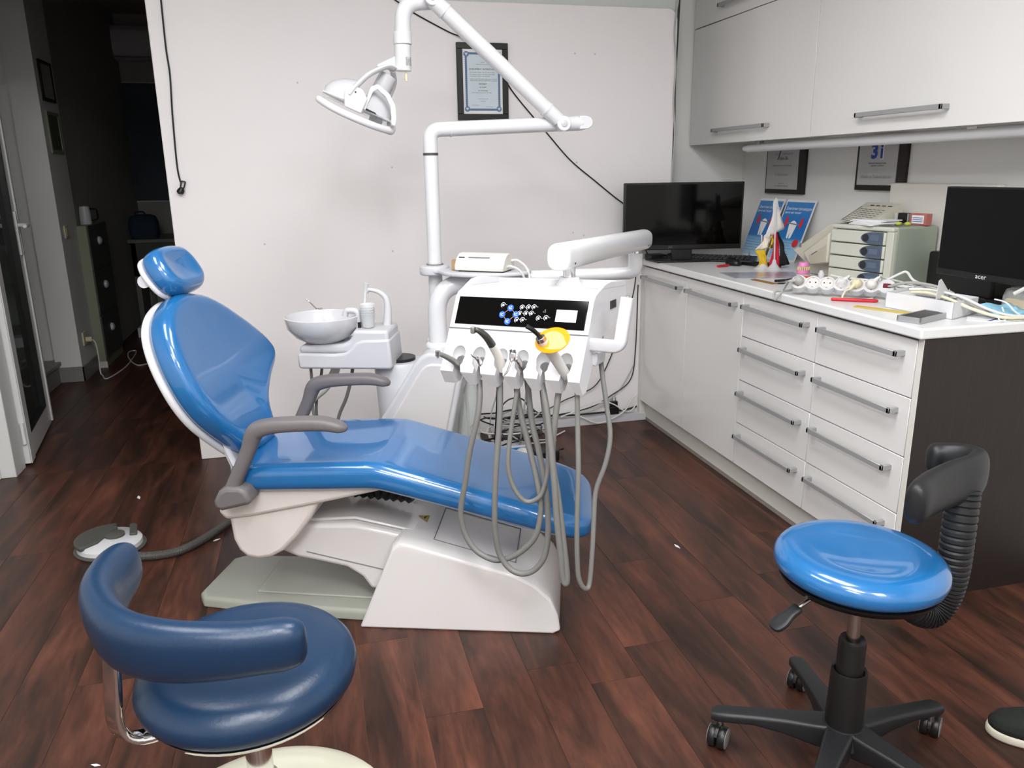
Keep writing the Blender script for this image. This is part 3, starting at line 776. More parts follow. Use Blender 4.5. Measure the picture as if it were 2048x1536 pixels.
# ------------------------------------------------------------------ spittoon
sp = thing('spittoon', 'white spittoon with round ceramic bowl beside the dental unit', 'spittoon', cw(-0.19, 0.72, 0.63), CA)
def spart(n, b, m, **k): return build(n, b, m, k.pop('parent', sp), CF, **k)
low = [(-0.352, 0.64), (-0.347, 0.632), (-0.015, 0.632), (-0.012, 0.645), (-0.018, 0.742), (-0.115, 0.738), (-0.14, 0.728), (-0.155, 0.708), (-0.18, 0.692), (-0.22, 0.688), (-0.354, 0.690)]
spart('base_tray', MB().prism(low, 0.63, 0.81, 'xzy'), 'plast_m', bevel=0.014, seg=3, sharp=50)
upr = [(-0.348, 0.688), (-0.02, 0.688), (-0.022, 0.772), (-0.148, 0.772), (-0.152, 0.752), (-0.165, 0.732), (-0.19, 0.722), (-0.345, 0.716)]
spart('upper_shell', MB().prism(upr, 0.636, 0.804, 'xzy'), 'plast_m', bevel=0.012, seg=3, sharp=50)
spart('bowl', MB().lathe([(0.0, 0.712), (0.05, 0.712), (0.068, 0.716), (0.10, 0.735), (0.125, 0.765), (0.133, 0.797), (0.134, 0.806), (0.130, 0.808), (0.126, 0.80), (0.117, 0.77), (0.09, 0.742), (0.05, 0.728), (0.02, 0.724), (0.0, 0.723)], (-0.275, 0.705, 0.006), 48), 'plast', sharp=60)
spart('cup_filler', MB().tube(cat([(-0.052, 0.75, 0.765), (-0.047, 0.75, 0.80), (-0.045, 0.75, 0.84), (-0.052, 0.75, 0.872), (-0.078, 0.745, 0.894), (-0.112, 0.74, 0.902)], 6), [0.017 - 0.0095 * min(1, i / 26) for i in range(31)], 14), 'plast')
spart('filler_nozzle', MB().cyl((-0.108, 0.74, 0.903), (-0.118, 0.74, 0.893), 0.008, 12), 'plast_m')
spart('flush_pipe', MB().tube(fillet([(-0.142, 0.70, 0.77), (-0.141, 0.70, 0.832), (-0.185, 0.70, 0.832), (-0.19, 0.70, 0.812)], 0.02), 0.011, 12), 'plast')
spart('fitting', MB().cyl((-0.137, 0.69, 0.772), (-0.137, 0.69, 0.792), 0.006, 10), 'black')
b = MB().tube(cat([(-0.385, 0.86, 0.845), (-0.378, 0.86, 0.843), (-0.345, 0.86, 0.809), (-0.335, 0.86, 0.801)], 4), 0.0025, 8)
spart('syringe_tip', b, 'chrome')
spart('syringe_body', MB().tube([(-0.345, 0.86, 0.808), (-0.33, 0.86, 0.80), (-0.30, 0.86, 0.79), (-0.24, 0.83, 0.75), (-0.2, 0.80, 0.70)], [0.006, 0.010, 0.008, 0.008, 0.008], 12).cyl((-0.33, 0.855, 0.80), (-0.325, 0.85, 0.814), 0.006, 10), 'chrome')
spart('drain_hose', MB().tube(cat([(-0.244, 0.72, 0.635), (-0.25, 0.72, 0.60), (-0.291, 0.72, 0.54), (-0.348, 0.72, 0.491), (-0.384, 0.72, 0.432), (-0.385, 0.72, 0.36), (-0.34, 0.72, 0.28), (-0.25, 0.74, 0.2)], 6), 0.0165, 14), 'hosepale')
spart('hose', MB().tube(cat([(-0.332, 0.70, 0.635), (-0.332, 0.70, 0.549), (-0.335, 0.70, 0.44), (-0.30, 0.70, 0.3), (-0.24, 0.72, 0.2)], 6), 0.0055, 10), 'hosegray')
spart('hose', MB().tube(cat([(-0.303, 0.75, 0.635), (-0.312, 0.75, 0.58), (-0.335, 0.75, 0.50), (-0.335, 0.75, 0.38), (-0.26, 0.76, 0.22)], 6), 0.0055, 10), 'hosegray')
spart('hose', MB().tube(cat([(-0.189, 0.76, 0.635), (-0.20, 0.76, 0.57), (-0.225, 0.76, 0.49), (-0.263, 0.76, 0.404), (-0.27, 0.76, 0.3), (-0.22, 0.78, 0.18)], 6), 0.0065, 10), 'hosegray')
t = thing('cup_stack', 'stack of clear disposable cups on the spittoon', 'cups', cw(-0.105, 0.695, 0.774), CA)
for k in range(5):
    z = 0.774 + k * 0.0085
    b = MB().lathe([(0.0, z + 0.001), (0.021, z + 0.001), (0.0265, z + 0.048), (0.028, z + 0.049), (0.027, z + 0.050), (0.0258, z + 0.048), (0.0205, z + 0.002), (0.0, z + 0.002)], (-0.105, 0.69, 0), 22)
    build('cup', b, 'clear', t, CF)
t = thing('suction_tip', 'thin white flared suction tip standing beside the cup stack', 'suction tip', cw(-0.132, 0.735, 0.774), CA)
b = MB().tube([(-0.134, 0.735, 0.773), (-0.128, 0.735, 0.83), (-0.120, 0.735, 0.89), (-0.116, 0.735, 0.912), (-0.114, 0.735, 0.925)], [0.007, 0.007, 0.0055, 0.007, 0.011], 14)
build('tube', b, 'lampwhite', t, CF)
t = thing('water_bottle', 'clear plastic water bottle hanging beside the dental unit', 'bottle', cw(0.235, 0.80, 0.30), CA)
b = MB().lathe([(0.0, 0.30), (0.036, 0.30), (0.043, 0.312), (0.044, 0.36), (0.042, 0.45), (0.034, 0.52), (0.024, 0.55), (0.021, 0.585), (0.0205, 0.585), (0.023, 0.548), (0.033, 0.518), (0.041, 0.448), (0.043, 0.36), (0.042, 0.314), (0.0, 0.303)], (0.232, 0.80, 0), 28)
build('bottle_body', b, 'bottle', t, CF)
build('cap', MB().cyl((0.232, 0.80, 0.582), (0.232, 0.80, 0.612), 0.023, 20), 'plast_m', t, CF)
build('tube', MB().cyl((0.232, 0.80, 0.33), (0.222, 0.80, 0.585), 0.006, 10), 'hosepale', t, CF)

# ------------------------------------------------------------------ dental lamp
LY = 2.87
pw = cw(PX, PY, 0)
LX0, LY = pw.x, pw.y
lamp = thing('dental_lamp', 'white dental operating lamp on a jointed arm above the chair', 'dental lamp', (LX0, LY, 1.362))
def lp(x, z, dy=0.0): return Vector((x, LY + dy, z))
def lpart(n, b, m, F=I4, **k): return build(n, b, m, k.pop('parent', lamp), F, **k)
lpart('swivel_ring', MB().lathe([(0.024, 0), (0.027, 0.001), (0.027, 0.009), (0.024, 0.010)], (LX0, LY, 1.362), 24), 'hosedark')
lpart('lower_arm', MB().tube(fillet([(LX0, LY, 1.371), (LX0, LY, 1.449), (1.00, LY, 1.472)], 0.055, 10), 0.0255, 24), 'lampwhite')
lpart('arm_collar', MB().cyl(lp(0.508, 1.4508), lp(0.514, 1.4511), 0.0265, 24).cyl(lp(0.93, 1.469), lp(0.99, 1.4715), 0.0262, 24), 'lampwhite')
b = MB()
for dy in (-0.017, 0.017):
    b.prism([(0.985, 1.449), (1.02, 1.451), (1.035, 1.463), (1.037, 1.478), (1.028, 1.492), (1.01, 1.497), (0.985, 1.496)], LY + dy - 0.007, LY + dy + 0.007, 'xzy')
b.cyl(lp(0.99, 1.4715), lp(1.012, 1.4725), 0.0235, 20)
lpart('hinge_fork', b, 'lampwhite', bevel=0.003)
lpart('hinge_block', MB().bb(1.004, 1.03, LY - 0.009, LY + 0.009, 1.456, 1.470).bb(1.004, 1.03, LY - 0.009, LY + 0.009, 1.474, 1.488), 'black')
A, B = lp(0.916, 1.468, -0.028), lp(0.456, 1.866, -0.028)
d = (B - A).normalized(); L_ = (B - A).length
lpart('upper_arm', MB().cyl(A + d * 0.075, B - d * 0.05, 0.0265, 24), 'lampwhite')
for p0, p1, c0, c1 in ((0.02, 0.078, 0.074, 0.08), (L_ - 0.055, L_ - 0.008, L_ - 0.06, L_ - 0.054)):
    lpart('arm_sleeve', MB().cyl(A + d * p0, A + d * p1, 0.0275, 24), 'lampwhite')
    lpart('sleeve_ring', MB().cyl(A + d * c0, A + d * c1, 0.0295, 24), 'lampwhite')
for p in (A, B):
    lpart('joint', MB().cyl(p + Vector((0, -0.026, 0)), p + Vector((0, 0.03, 0)), 0.0262, 28), 'lampwhite', bevel=0.003)
    lpart('joint_cap', MB().lathe([(0, 0.0), (0.012, 0.0), (0.012, 0.002), (0.009, 0.004), (0, 0.004)], p + Vector((0, -0.026, 0)), 18, (0, -1, 0)), 'plast_m')
lpart('head_arm', MB().tube(fillet([lp(0.478, 1.864), lp(0.362, 1.854), lp(0.357, 1.74)], 0.075, 12), 0.0268, 24), 'lampwhite')
lpart('head_collar', MB().cyl(lp(0.3565, 1.724), lp(0.3565, 1.7625), 0.0315, 28), 'lampwhite', bevel=0.002)
sw = lpart('switch_housing', MB().cyl(lp(0.3535, 1.640), lp(0.3555, 1.7235), 0.0285, 28), 'lampwhite', bevel=0.0015)
lpart('type_label', topframe(-0.012, 0.012, -0.012, 0.014, 0.0008, 0.0), 'greyink', wall_frame((0.3715, LY - 0.0228, 1.668), (0.78, 0.62, 0), (0, 0, 1)), parent=sw)
for i in range(5):
    lpart('type_label', MB().bb(-0.009, 0.009, -0.008 + i * 0.004, -0.0068 + i * 0.004, 0, 0.0006), 'greyink', wall_frame((0.3715, LY - 0.0228, 1.668), (0.78, 0.62, 0), (0, 0, 1)), parent=sw)
lpart('switch_lever', MB().tube([lp(0.362, 1.640, -0.012), lp(0.362, 1.627, -0.012), lp(0.362, 1.613, -0.012), lp(0.362, 1.606, -0.012)], [0.0025, 0.005, 0.006, 0.005], 12), 'cream')
# yoke
LF = wall_frame((0.195, LY, 1.52), (0.913, 0, -0.407), (0, 1, 0))          # x along the handle, y into the room, z along -(light direction)
if LF[2][2] < 0: LF = wall_frame((0.195, LY, 1.52), (0.913, 0, -0.407), (0, -1, 0))
YS = 1 if LF[1][1] > 0 else -1
def L3(x, y, z): return LF @ Vector((x, YS * y, z))
top = Vector((0.335, LY, 1.652))
b = MB().prism([(0.335, 1.69), (0.335, 1.64), (0.30, 1.645), (0.265, 1.652), (0.268, 1.660)], LY - 0.008, LY + 0.008, 'xzy')
lpart('yoke_gusset', b, 'lampwhite', bevel=0.003)
near = cat([top + Vector((-0.02, -0.005, -0.002)), (0.29, LY - 0.035, 1.648), (0.235, LY - 0.065, 1.622), (0.19, LY - 0.078, 1.585), (0.162, LY - 0.08, 1.555)], 6)
far = cat([top + Vector((-0.02, 0.005, -0.004)), (0.322, LY + 0.03, 1.636), (0.328, LY + 0.065, 1.605), (0.305, LY + 0.08, 1.555), (0.283, LY + 0.08, 1.53)], 6)
lpart('yoke', MB().tube(near, [(0.009, 0.020)] * len(near), 12, up=(0, 1, 0)).tube(far, [(0.009, 0.018)] * len(far), 12, up=(0, 1, 0)), 'lampwhite')
# lamp head: two-lobed reflector shell, rear housing, bracket, cover and handle bar
def lobe(x0, x1, n=10):
    rings = []
    for i in range(n + 1):
        x = x0 + (x1 - x0) * i / n
        q = max(0.02, 1 - (x / 0.128) ** 2) ** 0.5
        rings.append([L3(x, 0.072 * q * cos(a), 0.085 * q * sin(a)) for a in [pi * j / 16 for j in range(17)]])
    return rings
lpart('reflector', MB().loft(lobe(-0.124, -0.028), True), 'plast', sharp=60)
lpart('reflector', MB().loft(lobe(0.022, 0.112), True), 'plast_m', sharp=60, label='bluish white reflector lobe')
ribp = [(0.010, -0.004), (0.012, 0.074), (0.03, 0.090), (0.075, 0.078), (0.108, 0.050), (0.126, 0.012), (0.130, -0.012), (0.116, -0.012), (0.108, 0.010), (0.092, 0.042), (0.066, 0.064), (0.034, 0.074), (0.024, 0.06), (0.022, -0.004)]
for y_ in (-0.076, 0.066): lpart('reflector_rib', MB().prism(ribp, y_, y_ + 0.01, 'xzy'), 'lampwhite', LF, bevel=0.002)
lpart('cover_rim', MB().bb(-0.126, 0.118, -0.074, 0.074, -0.006, 0.0), 'clear', LF)
lpart('vent_slit', MB().prism([(0.0, 0.004), (0.055, 0.002), (0.06, -0.002), (0.0, -0.004)], -0.0755, -0.05, 'xzy'), 'ink', LF)
lpart('bulb_housing', MB().cyl(L3(0.045, 0, 0.06), L3(0.055, 0, 0.140), 0.030, 24), 'plast_m', bevel=0.003)
br = MB().prism([(-0.045, -0.022), (0.012, -0.022), (0.015, 0.03), (-0.01, 0.052), (-0.045, 0.05), (-0.062, 0.03), (-0.058, 0.01)], -0.094, -0.078, 'xzy')
lpart('pivot_bracket', br, 'lampwhite', LF if YS > 0 else LF @ Matrix.Diagonal((1, -1, 1, 1)), bevel=0.004)
lpart('pivot_bracket', MB().prism([(0.05, -0.02), (0.095, -0.02), (0.1, 0.03), (0.07, 0.045), (0.045, 0.03)], 0.078, 0.09, 'xzy'), 'lampwhite', LF if YS > 0 else LF @ Matrix.Diagonal((1, -1, 1, 1)), bevel=0.004)
lpart('pivot_screw', MB().cyl(L3(-0.028, -0.0945, 0.034), L3(-0.028, -0.093, 0.034), 0.003, 10), 'black')
hb = cat([(0.060, LY - 0.035, 1.549), (0.105, LY - 0.075, 1.516), (0.17, LY - 0.10, 1.483), (0.24, LY - 0.09, 1.456), (0.296, LY - 0.05, 1.442)], 8)
n = len(hb)
lpart('handle_bar', MB().tube(hb, [0.0122 * (0.55 if i in (0, n - 1) else 0.9 if i in (1, n - 2) else 1) for i in range(n)], 18), 'lampwhite')
lpart('handle_end', MB().tube(cat([(0.283, LY - 0.055, 1.447), (0.297, LY - 0.045, 1.443), (0.303, LY - 0.02, 1.455), (0.300, LY - 0.0, 1.475)], 5), [0.0135] * 13 + [0.0125] * 2 + [0.008], 16), 'plast_m')

# ------------------------------------------------------------------ instrument console
CO = Vector((0.474, 1.82, 0.881))
KF = frame(CO, radians(-42), 0, radians(-1.5))
con = thing('instrument_console', 'white instrument console with black touch panel hanging over the chair', 'dental console', KF @ Vector((0, 0.08, -0.06)), radians(-42))
def kpart(n, b, m, F=KF, **k): return build(n, b, m, k.pop('parent', con), F, **k)
prof = [(-0.052, -0.055), (-0.034, -0.090), (-0.012, -0.088), (0.010, -0.058), (0.071, 0.012), (0.188, 0.048), (0.265, 0.085), (0.270, 0.122), (0.262, 0.129), (0.112, 0.140), (0.08, 0.139), (0.056, 0.131), (0.043, 0.119), (0.004, 0.045)]
cb = kpart('console_body', MB().prism(prof, -0.196, 0.186, 'yzx'), 'plast', sharp=35)
HOLES = [-0.151, -0.093, -0.030, 0.027, 0.084, 0.142]
cut = MB()
for x in HOLES:
    cut.sphere((x, -0.028, -0.016), 1.0, 22, (0.0185, 0.017, 0.027))
    P = [(x, -0.030, -0.018), (x, -0.033, -0.034), (x, -0.034, -0.052), (x, -0.034, -0.11)]
    cut.tube(P, [0.0165, 0.0165, 0.009, 0.009], 20)
    cut.prism([(x - 0.006, -0.036), (x + 0.008, -0.036), (x + 0.033, -0.105), (x - 0.012, -0.105)], -0.08, 0.02, 'xzy')
T = con.matrix_basis.inverted() @ KF
co = build('cut_tmp', cut, 'plast', None, T)
md = cb.modifiers.new('bool', 'BOOLEAN'); md.object = co; md.operation = 'DIFFERENCE'; md.solver = 'EXACT'; md.use_self = True
con_m = con.matrix_basis.copy(); con.matrix_basis = Matrix.Identity(4)
bpy.context.view_layer.update()
dg = bpy.context.evaluated_depsgraph_get()
nm = bpy.data.meshes.new_from_object(cb.evaluated_get(dg))
con.matrix_basis = con_m
cb.modifiers.clear()
if len(nm.polygons) > 20:
    cb.data = nm
    nm.shade_smooth(); nm.set_sharp_from_angle(angle=radians(35))
bpy.data.objects.remove(co)
bv = cb.modifiers.new('bevel', 'BEVEL'); bv.width = 0.003; bv.segments = 2; bv.limit_method = 'ANGLE'; bv.angle_limit = radians(40)
# dark bores of the six holders
for x in HOLES:
    kpart('holder_bore', MB().cyl((x, -0.0125, -0.034), (x, -0.0215, -0.034), 0.0125, 18), 'hosegray', parent=cb)
kpart('seam', MB().bb(-0.1965, 0.1865, 0.0015, 0.006, 0.0455, 0.0470), 'greyink', parent=cb)
# raised rim of the top shelf
b = MB().prism([(0.075, 0.137), (0.112, 0.139), (0.262, 0.128), (0.268, 0.13), (0.268, 0.143), (0.16, 0.158), (0.12, 0.156), (0.085, 0.143)], -0.196, -0.186, 'yzx')
b.prism([(0.075, 0.137), (0.112, 0.139), (0.262, 0.128), (0.268, 0.13), (0.268, 0.143), (0.16, 0.154), (0.12, 0.152), (0.085, 0.142)], 0.176, 0.186, 'yzx')
b.bb(-0.19, 0.18, 0.259, 0.268, 0.125, 0.142)
kpart('shelf_rim', b, 'plast', bevel=0.003, seg=2)
GF = KF @ wall_frame((0, 0.0095, 0.0555), (1, 0, 0), (0, 0.466, 0.885))
gl = kpart('control_panel', MB().bb(-0.183, 0.174, 0, 0.073, -0.002, 0.0022), 'screen', GF, bevel=0.0012)
def gpart(n, b, m): return build(n, b, m, gl, GF)
def ringpts(x, y, r, a0, a1, w, z=0.0028, n=14):
    P = []
    for i in range(n + 1):
        a = a0 + (a1 - a0) * i / n
        P.append((x + r * cos(a), y + r * sin(a)))
    for i in range(n, -1, -1):
        a = a0 + (a1 - a0) * i / n
        P.append((x + (r - w) * cos(a), y + (r - w) * sin(a)))
    return P
def flat(mb, poly_outer_inner, z0=0.0022, z1=0.0028):
    n = len(poly_outer_inner) // 2
    for i in range(n - 1):
        a, b_, c, d_ = poly_outer_inner[i], poly_outer_inner[i + 1], poly_outer_inner[2 * n - 2 - i], poly_outer_inner[2 * n - 1 - i]
        mb.prism([a, b_, c, d_], z0, z1, 'xyz')
    return mb
BT = [(-0.030, 0.0405), (-0.050, 0.022), (-0.012, 0.0375 - 0.004), (-0.031, 0.011)]
BT = [(-0.030, 0.047), (-0.050, 0.029), (-0.012, 0.031), (-0.032, 0.012)]
for (x, y), (x2, y2) in ((BT[0], BT[1]), (BT[0], BT[2]), (BT[1], BT[3]), (BT[2], BT[3])):
    d_ = Vector((x2 - x, y2 - y)); nn = Vector((-d_.y, d_.x)).normalized() * 0.0006
    gpart('amber_link', MB().prism([(x + nn.x, y + nn.y), (x - nn.x, y - nn.y), (x2 - nn.x, y2 - nn.y), (x2 + nn.x, y2 + nn.y)], 0.0021, 0.0025, 'xyz'), 'amberline')
for x, y in BT:
    gpart('button', MB().lathe([(0, 0.0022), (0.0085, 0.0022), (0.0085, 0.003), (0, 0.003)], (x, y, 0), 20), 'ledblue')
    b = MB().prism([(x - 0.003, y - 0.003), (x - 0.0015, y - 0.003), (x - 0.0035, y + 0.004), (x - 0.005, y + 0.004)], 0.0031, 0.0034, 'xyz').prism([(x - 0.002, y - 0.003), (x + 0.004, y - 0.003), (x + 0.004, y - 0.0015), (x - 0.002, y - 0.0015)], 0.0031, 0.0034, 'xyz').prism([(x, y + 0.0005), (x + 0.004, y + 0.004), (x + 0.003, y + 0.005), (x - 0.001, y + 0.0015)], 0.0031, 0.0034, 'xyz')
    gpart('icon', b, 'icon')
IC = [(-0.052, 0.054), (0.002, 0.050), (0.019, 0.051), (0.034, 0.052), (-0.002, 0.034), (0.015, 0.035), (0.030, 0.0355), (-0.007, 0.017), (0.009, 0.018), (0.051, 0.024), (0.071, 0.026)]
for i, (x, y) in enumerate(IC):
    b = flat(MB(), ringpts(x, y, 0.0066, radians(20), radians(250), 0.0009))
    b.prism([(x - 0.0025, y - 0.0025), (x + 0.001, y - 0.0035), (x + 0.003, y - 0.002), (x + 0.0025, y + 0.0025), (x - 0.001, y + 0.003), (x - 0.003, y + 0.001)], 0.0022, 0.0028, 'xyz')
    b.prism([(x + 0.006, y + 0.0005), (x + 0.011, y + 0.0005), (x + 0.011, y + 0.001), (x + 0.006, y + 0.001)], 0.0022, 0.0026, 'xyz')
    gpart('icon', b, 'icon')
gpart('icon', flat(MB(), [(0.060, 0.040), (0.068, 0.040), (0.066, 0.048), (0.060, 0.040), (0.0612, 0.0409), (0.0655, 0.0465), (0.0668, 0.0409), (0.0612, 0.0409)]), 'greyink')
gpart('film_viewer', MB().bb(0.096, 0.150, 0.018, 0.048, 0.0022, 0.003), 'icon')
# handle at the right-hand end
hd = fillet([(0.150, 0.030, 0.020), (0.262, 0.012, 0.022), (0.274, 0.030, 0.135)], 0.018, 6)
b = MB(); rings = []
for i, p in enumerate(hd):
    tq = (hd[min(i + 1, len(hd) - 1)] - hd[max(i - 1, 0)]).normalized()
    yv = Vector((0, 1, 0)); nn = tq.cross(yv).normalized(); yv = nn.cross(tq).normalized()
    rings.append([p + nn * q[0] + yv * q[1] for q in rrect(0.030, 0.022, 0.006, 3)])
kpart('handle', b.loft(rings), 'plast_m', sharp=45, bevel=0.002)
kpart('handle_screw', MB().cyl((0.274, 0.032, 0.135), (0.274, 0.032, 0.139), 0.005, 12), 'steel')
kpart('side_socket', MB().bb(0.1858, 0.1875, 0.15, 0.19, 0.085, 0.105), 'black')
kpart('lower_bracket', MB().prism([(0.16, -0.01), (0.20, 0.0), (0.195, -0.035), (0.17, -0.03)], 0.03, 0.09, 'xzy'), 'plast_m', bevel=0.004)
# support arm, posts and balance arm
sa = fillet([(0.425, 2.775, 0.70), (0.425, 2.775, 0.915), (0.64, 2.765, 0.925)], 0.14, 12) + [Vector((0.80, 2.72, 0.935))]
rr = [0.033] * (len(sa) - 2) + [0.030, 0.024]
kpart('support_arm', MB().tube(sa + [Vector((0.95, 2.67, 0.942))] + fillet([(0.96, 2.667, 0.943), (1.118, 2.61, 0.948), (1.118, 2.61, 1.018)], 0.045, 8)[1:], rr + [0.022] + [0.022, 0.023, 0.024, 0.0245, 0.025, 0.0255, 0.0255, 0.0255, 0.0255, 0.025], 20), 'lampwhite', I4)
kpart('arm_flange', MB().lathe([(0, 0), (0.046, 0), (0.046, 0.008), (0.04, 0.016), (0.033, 0.018), (0, 0.018)], (0.425, 2.775, 0.692), 28), 'lampwhite', I4)
kpart('pivot_post', MB().cyl((1.118, 2.61, 1.016), (1.118, 2.61, 1.05), 0.017, 20), 'chrome', I4)
ba, bb2 = Vector((0.603, 1.90, 1.094)), Vector((1.165, 2.64, 1.064))
dd = (bb2 - ba).normalized(); sx_ = dd.cross(Vector((0, 0, 1))).normalized(); uz = sx_.cross(dd)
rings = []
L = (bb2 - ba).length
for s_, k in ((0, 0.84), (0.002, 0.92), (0.006, 0.975), (0.012, 1), (0.02, 1), (L - 0.022, 1), (L - 0.008, 0.95), (L - 0.001, 0.8), (L, 0.6)):
    rings.append([ba + dd * s_ + sx_ * (q[0] * k) + uz * (q[1] * k) for q in rrect(0.062, 0.070, 0.026, 5)])
bal = kpart('balance_arm', MB().loft(rings), 'lampwhite', I4, sharp=40)
for s_ in (0.05, L - 0.075, L - 0.05):
    q = ba + dd * s_ + sx_ * 0.031 - uz * 0.018
    kpart('screw', MB().cyl(q - sx_ * 0.0005, q + sx_ * 0.0012, 0.003, 10), 'hosedark', I4, parent=bal)
pp = Vector((0.652, 1.955, 0))
kpart('drop_post', MB().cyl((pp.x, pp.y, 1.03), (pp.x, pp.y, 1.065), 0.0165, 20), 'chrome', I4)
kpart('post_collar', MB().lathe([(0, 0), (0.034, 0), (0.034, 0.006), (0.029, 0.012), (0.026, 0.024), (0.0, 0.024)], (pp.x, pp.y, 1.012), 26), 'lampwhite', I4)

# ------------------------------------------------------------------ instruments hanging in the console
HOSE = [
 [(-0.107,-0.045,-0.084),(-0.099,-0.045,-0.129),(-0.103,-0.045,-0.182),(-0.125,-0.045,-0.266),(-0.143,-0.045,-0.352),(-0.161,-0.045,-0.426),(-0.163,-0.042,-0.471),(-0.154,-0.037,-0.515),(-0.127,-0.032,-0.553),(-0.084,-0.026,-0.571),(-0.048,-0.021,-0.565),(-0.006,-0.016,-0.54),(0.036,-0.011,-0.493),(0.051,-0.006,-0.442),(0.052,-0.001,-0.389),(0.038,0.005,-0.324),(0.014,0.01,-0.235),(-0.009,0.015,-0.147),(-0.019,0.02,-0.06)],
 [(-0.047,-0.045,-0.084),(-0.042,-0.045,-0.16),(-0.047,-0.045,-0.254),(-0.053,-0.045,-0.336),(-0.059,-0.045,-0.42),(-0.062,-0.042,-0.479),(-0.056,-0.035,-0.545),(-0.03,-0.028,-0.586),(0.004,-0.022,-0.596),(0.037,-0.015,-0.58),(0.063,-0.008,-0.538),(0.072,-0.002,-0.468),(0.065,0.005,-0.361),(0.044,0.012,-0.258),(0.024,0.018,-0.183),(0.01,0.025,-0.05)],
 [(0.006,-0.045,-0.079),(-0.001,-0.045,-0.145),(-0.011,-0.045,-0.226),(-0.014,-0.045,-0.289),(-0.006,-0.041,-0.34),(0.013,-0.033,-0.377),(0.033,-0.024,-0.387),(0.059,-0.015,-0.37),(0.07,-0.006,-0.334),(0.073,0.003,-0.3),(0.071,0.012,-0.227),(0.058,0.021,-0.153),(0.044,0.03,-0.04)],
 [(0.069,-0.045,-0.076),(0.089,-0.045,-0.143),(0.102,-0.045,-0.217),(0.112,-0.045,-0.307),(0.117,-0.045,-0.412),(0.124,-0.042,-0.508),(0.127,-0.039,-0.571),(0.134,-0.036,-0.589),(0.137,-0.034,-0.565),(0.127,-0.031,-0.471),(0.115,-0.028,-0.366),(0.1,-0.025,-0.263),(0.107,-0.023,-0.172),(0.113,-0.0,-0.075)],
 [(0.162,-0.045,-0.078),(0.169,-0.045,-0.182),(0.174,-0.045,-0.284),(0.171,-0.045,-0.417),(0.171,-0.045,-0.533),(0.175,-0.038,-0.577),(0.183,-0.024,-0.598),(0.188,-0.01,-0.588),(0.191,0.003,-0.504),(0.19,0.017,-0.432),(0.191,0.031,-0.354),(0.212,0.045,-0.282),(0.219,0.059,-0.214),(0.205,0.072,-0.141),(0.186,0.086,-0.039),(0.181,0.1,0.026)]]
def instrument(label, hx, hose_i, r):
    t = thing('handpiece' if 'syringe' not in label and 'curing' not in label else ('air_water_syringe' if 'syringe' in label else 'curing_light'), label, 'dental instrument', KF @ Vector((hx, -0.03, -0.05)), radians(-42), 'instruments hanging in the console')
    q_ = [Vector(p) for p in HOSE[hose_i]]; q_[0].y = -0.010; q_[1].y = -0.026; q_[2].y -= -0.007
    P = cat(q_, 5)
    build('hose', MB().tube(P, r, 12), 'hosegray', t, KF)
    build('hose_connector', MB().tube([(hx, -0.024, -0.036), (hx + 0.4 * (HOSE[hose_i][0][0] - hx), -0.018, -0.06), q_[0] + Vector((0, -0.001, -0.006))], [0.0085, 0.0075, r * 1.12], 12), 'hosegray', t, KF)
    return t
t = instrument('grey high-speed handpiece in the leftmost holder, chrome head pointing left', -0.151, 0, 0.0078)
build('handle', MB().tube(cat([(-0.149, -0.026, -0.05), (-0.155, -0.055, -0.026), (-0.167, -0.075, -0.010), (-0.174, -0.088, -0.004)], 6), [0.0095 - 0.0045 * i / 18 for i in range(19)], 14), 'handle_g', t, KF)
build('head', MB().cyl((-0.1755, -0.089, -0.009), (-0.1745, -0.0895, 0.004), 0.0062, 16).cyl((-0.1755, -0.089, -0.014), (-0.1755, -0.089, -0.008), 0.003, 10), 'steel', t, KF)
t = instrument('short chrome scaler handpiece in the second holder', -0.093, 1, 0.0078)
build('handle', MB().tube([(-0.086, -0.028, -0.04), (-0.085, -0.046, -0.022), (-0.0865, -0.052, -0.016)], [0.0075, 0.0065, 0.005], 12), 'chrome', t, KF)
build('tip', MB().tube([(-0.0865, -0.052, -0.016), (-0.090, -0.064, -0.009), (-0.0935, -0.068, -0.003)], [0.003, 0.002, 0.001], 8), 'steel', t, KF)
t = instrument('long dark contra-angle handpiece rising in front of the touch panel', -0.030, 2, 0.006)
P = cat([(-0.029, -0.024, -0.048), (-0.031, -0.04, -0.012), (-0.033, -0.062, 0.018), (-0.036, -0.085, 0.045), (-0.045, -0.1, 0.062), (-0.054, -0.108, 0.068)], 5)
build('handle', MB().tube(P[:12], [0.0115 - 0.0012 * i / 11 for i in range(12)], 14), 'applwhite', t, KF)
build('neck', MB().tube(P[11:], [0.0103 - 0.0045 * i / (len(P) - 12) for i in range(len(P) - 11)], 14), 'handle_d', t, KF)
build('head', MB().bb(-0.0635, -0.0535, -0.1145, -0.1035, 0.058, 0.074), 'handle_g', t, KF, bevel=0.002)
t = instrument('chrome air-water syringe with two buttons in the middle holder', 0.027, 3, 0.008)
build('handle', MB().tube(cat([(0.029, -0.024, -0.045), (0.026, -0.045, -0.018), (0.024, -0.058, -0.004), (0.024, -0.066, 0.002)], 5), [0.0085] * 8 + [0.0095] * 8, 14), 'steel', t, KF)
build('valve_block', MB().bb(0.0155, 0.0325, -0.075, -0.055, -0.010, 0.010), 'chrome', t, KF, bevel=0.003)
for dx_ in (-0.004, 0.005):
    build('button', MB().cyl((0.024 + dx_, -0.069, 0.009), (0.024 + dx_, -0.071, 0.0155), 0.0036, 12), 'steel', t, KF)
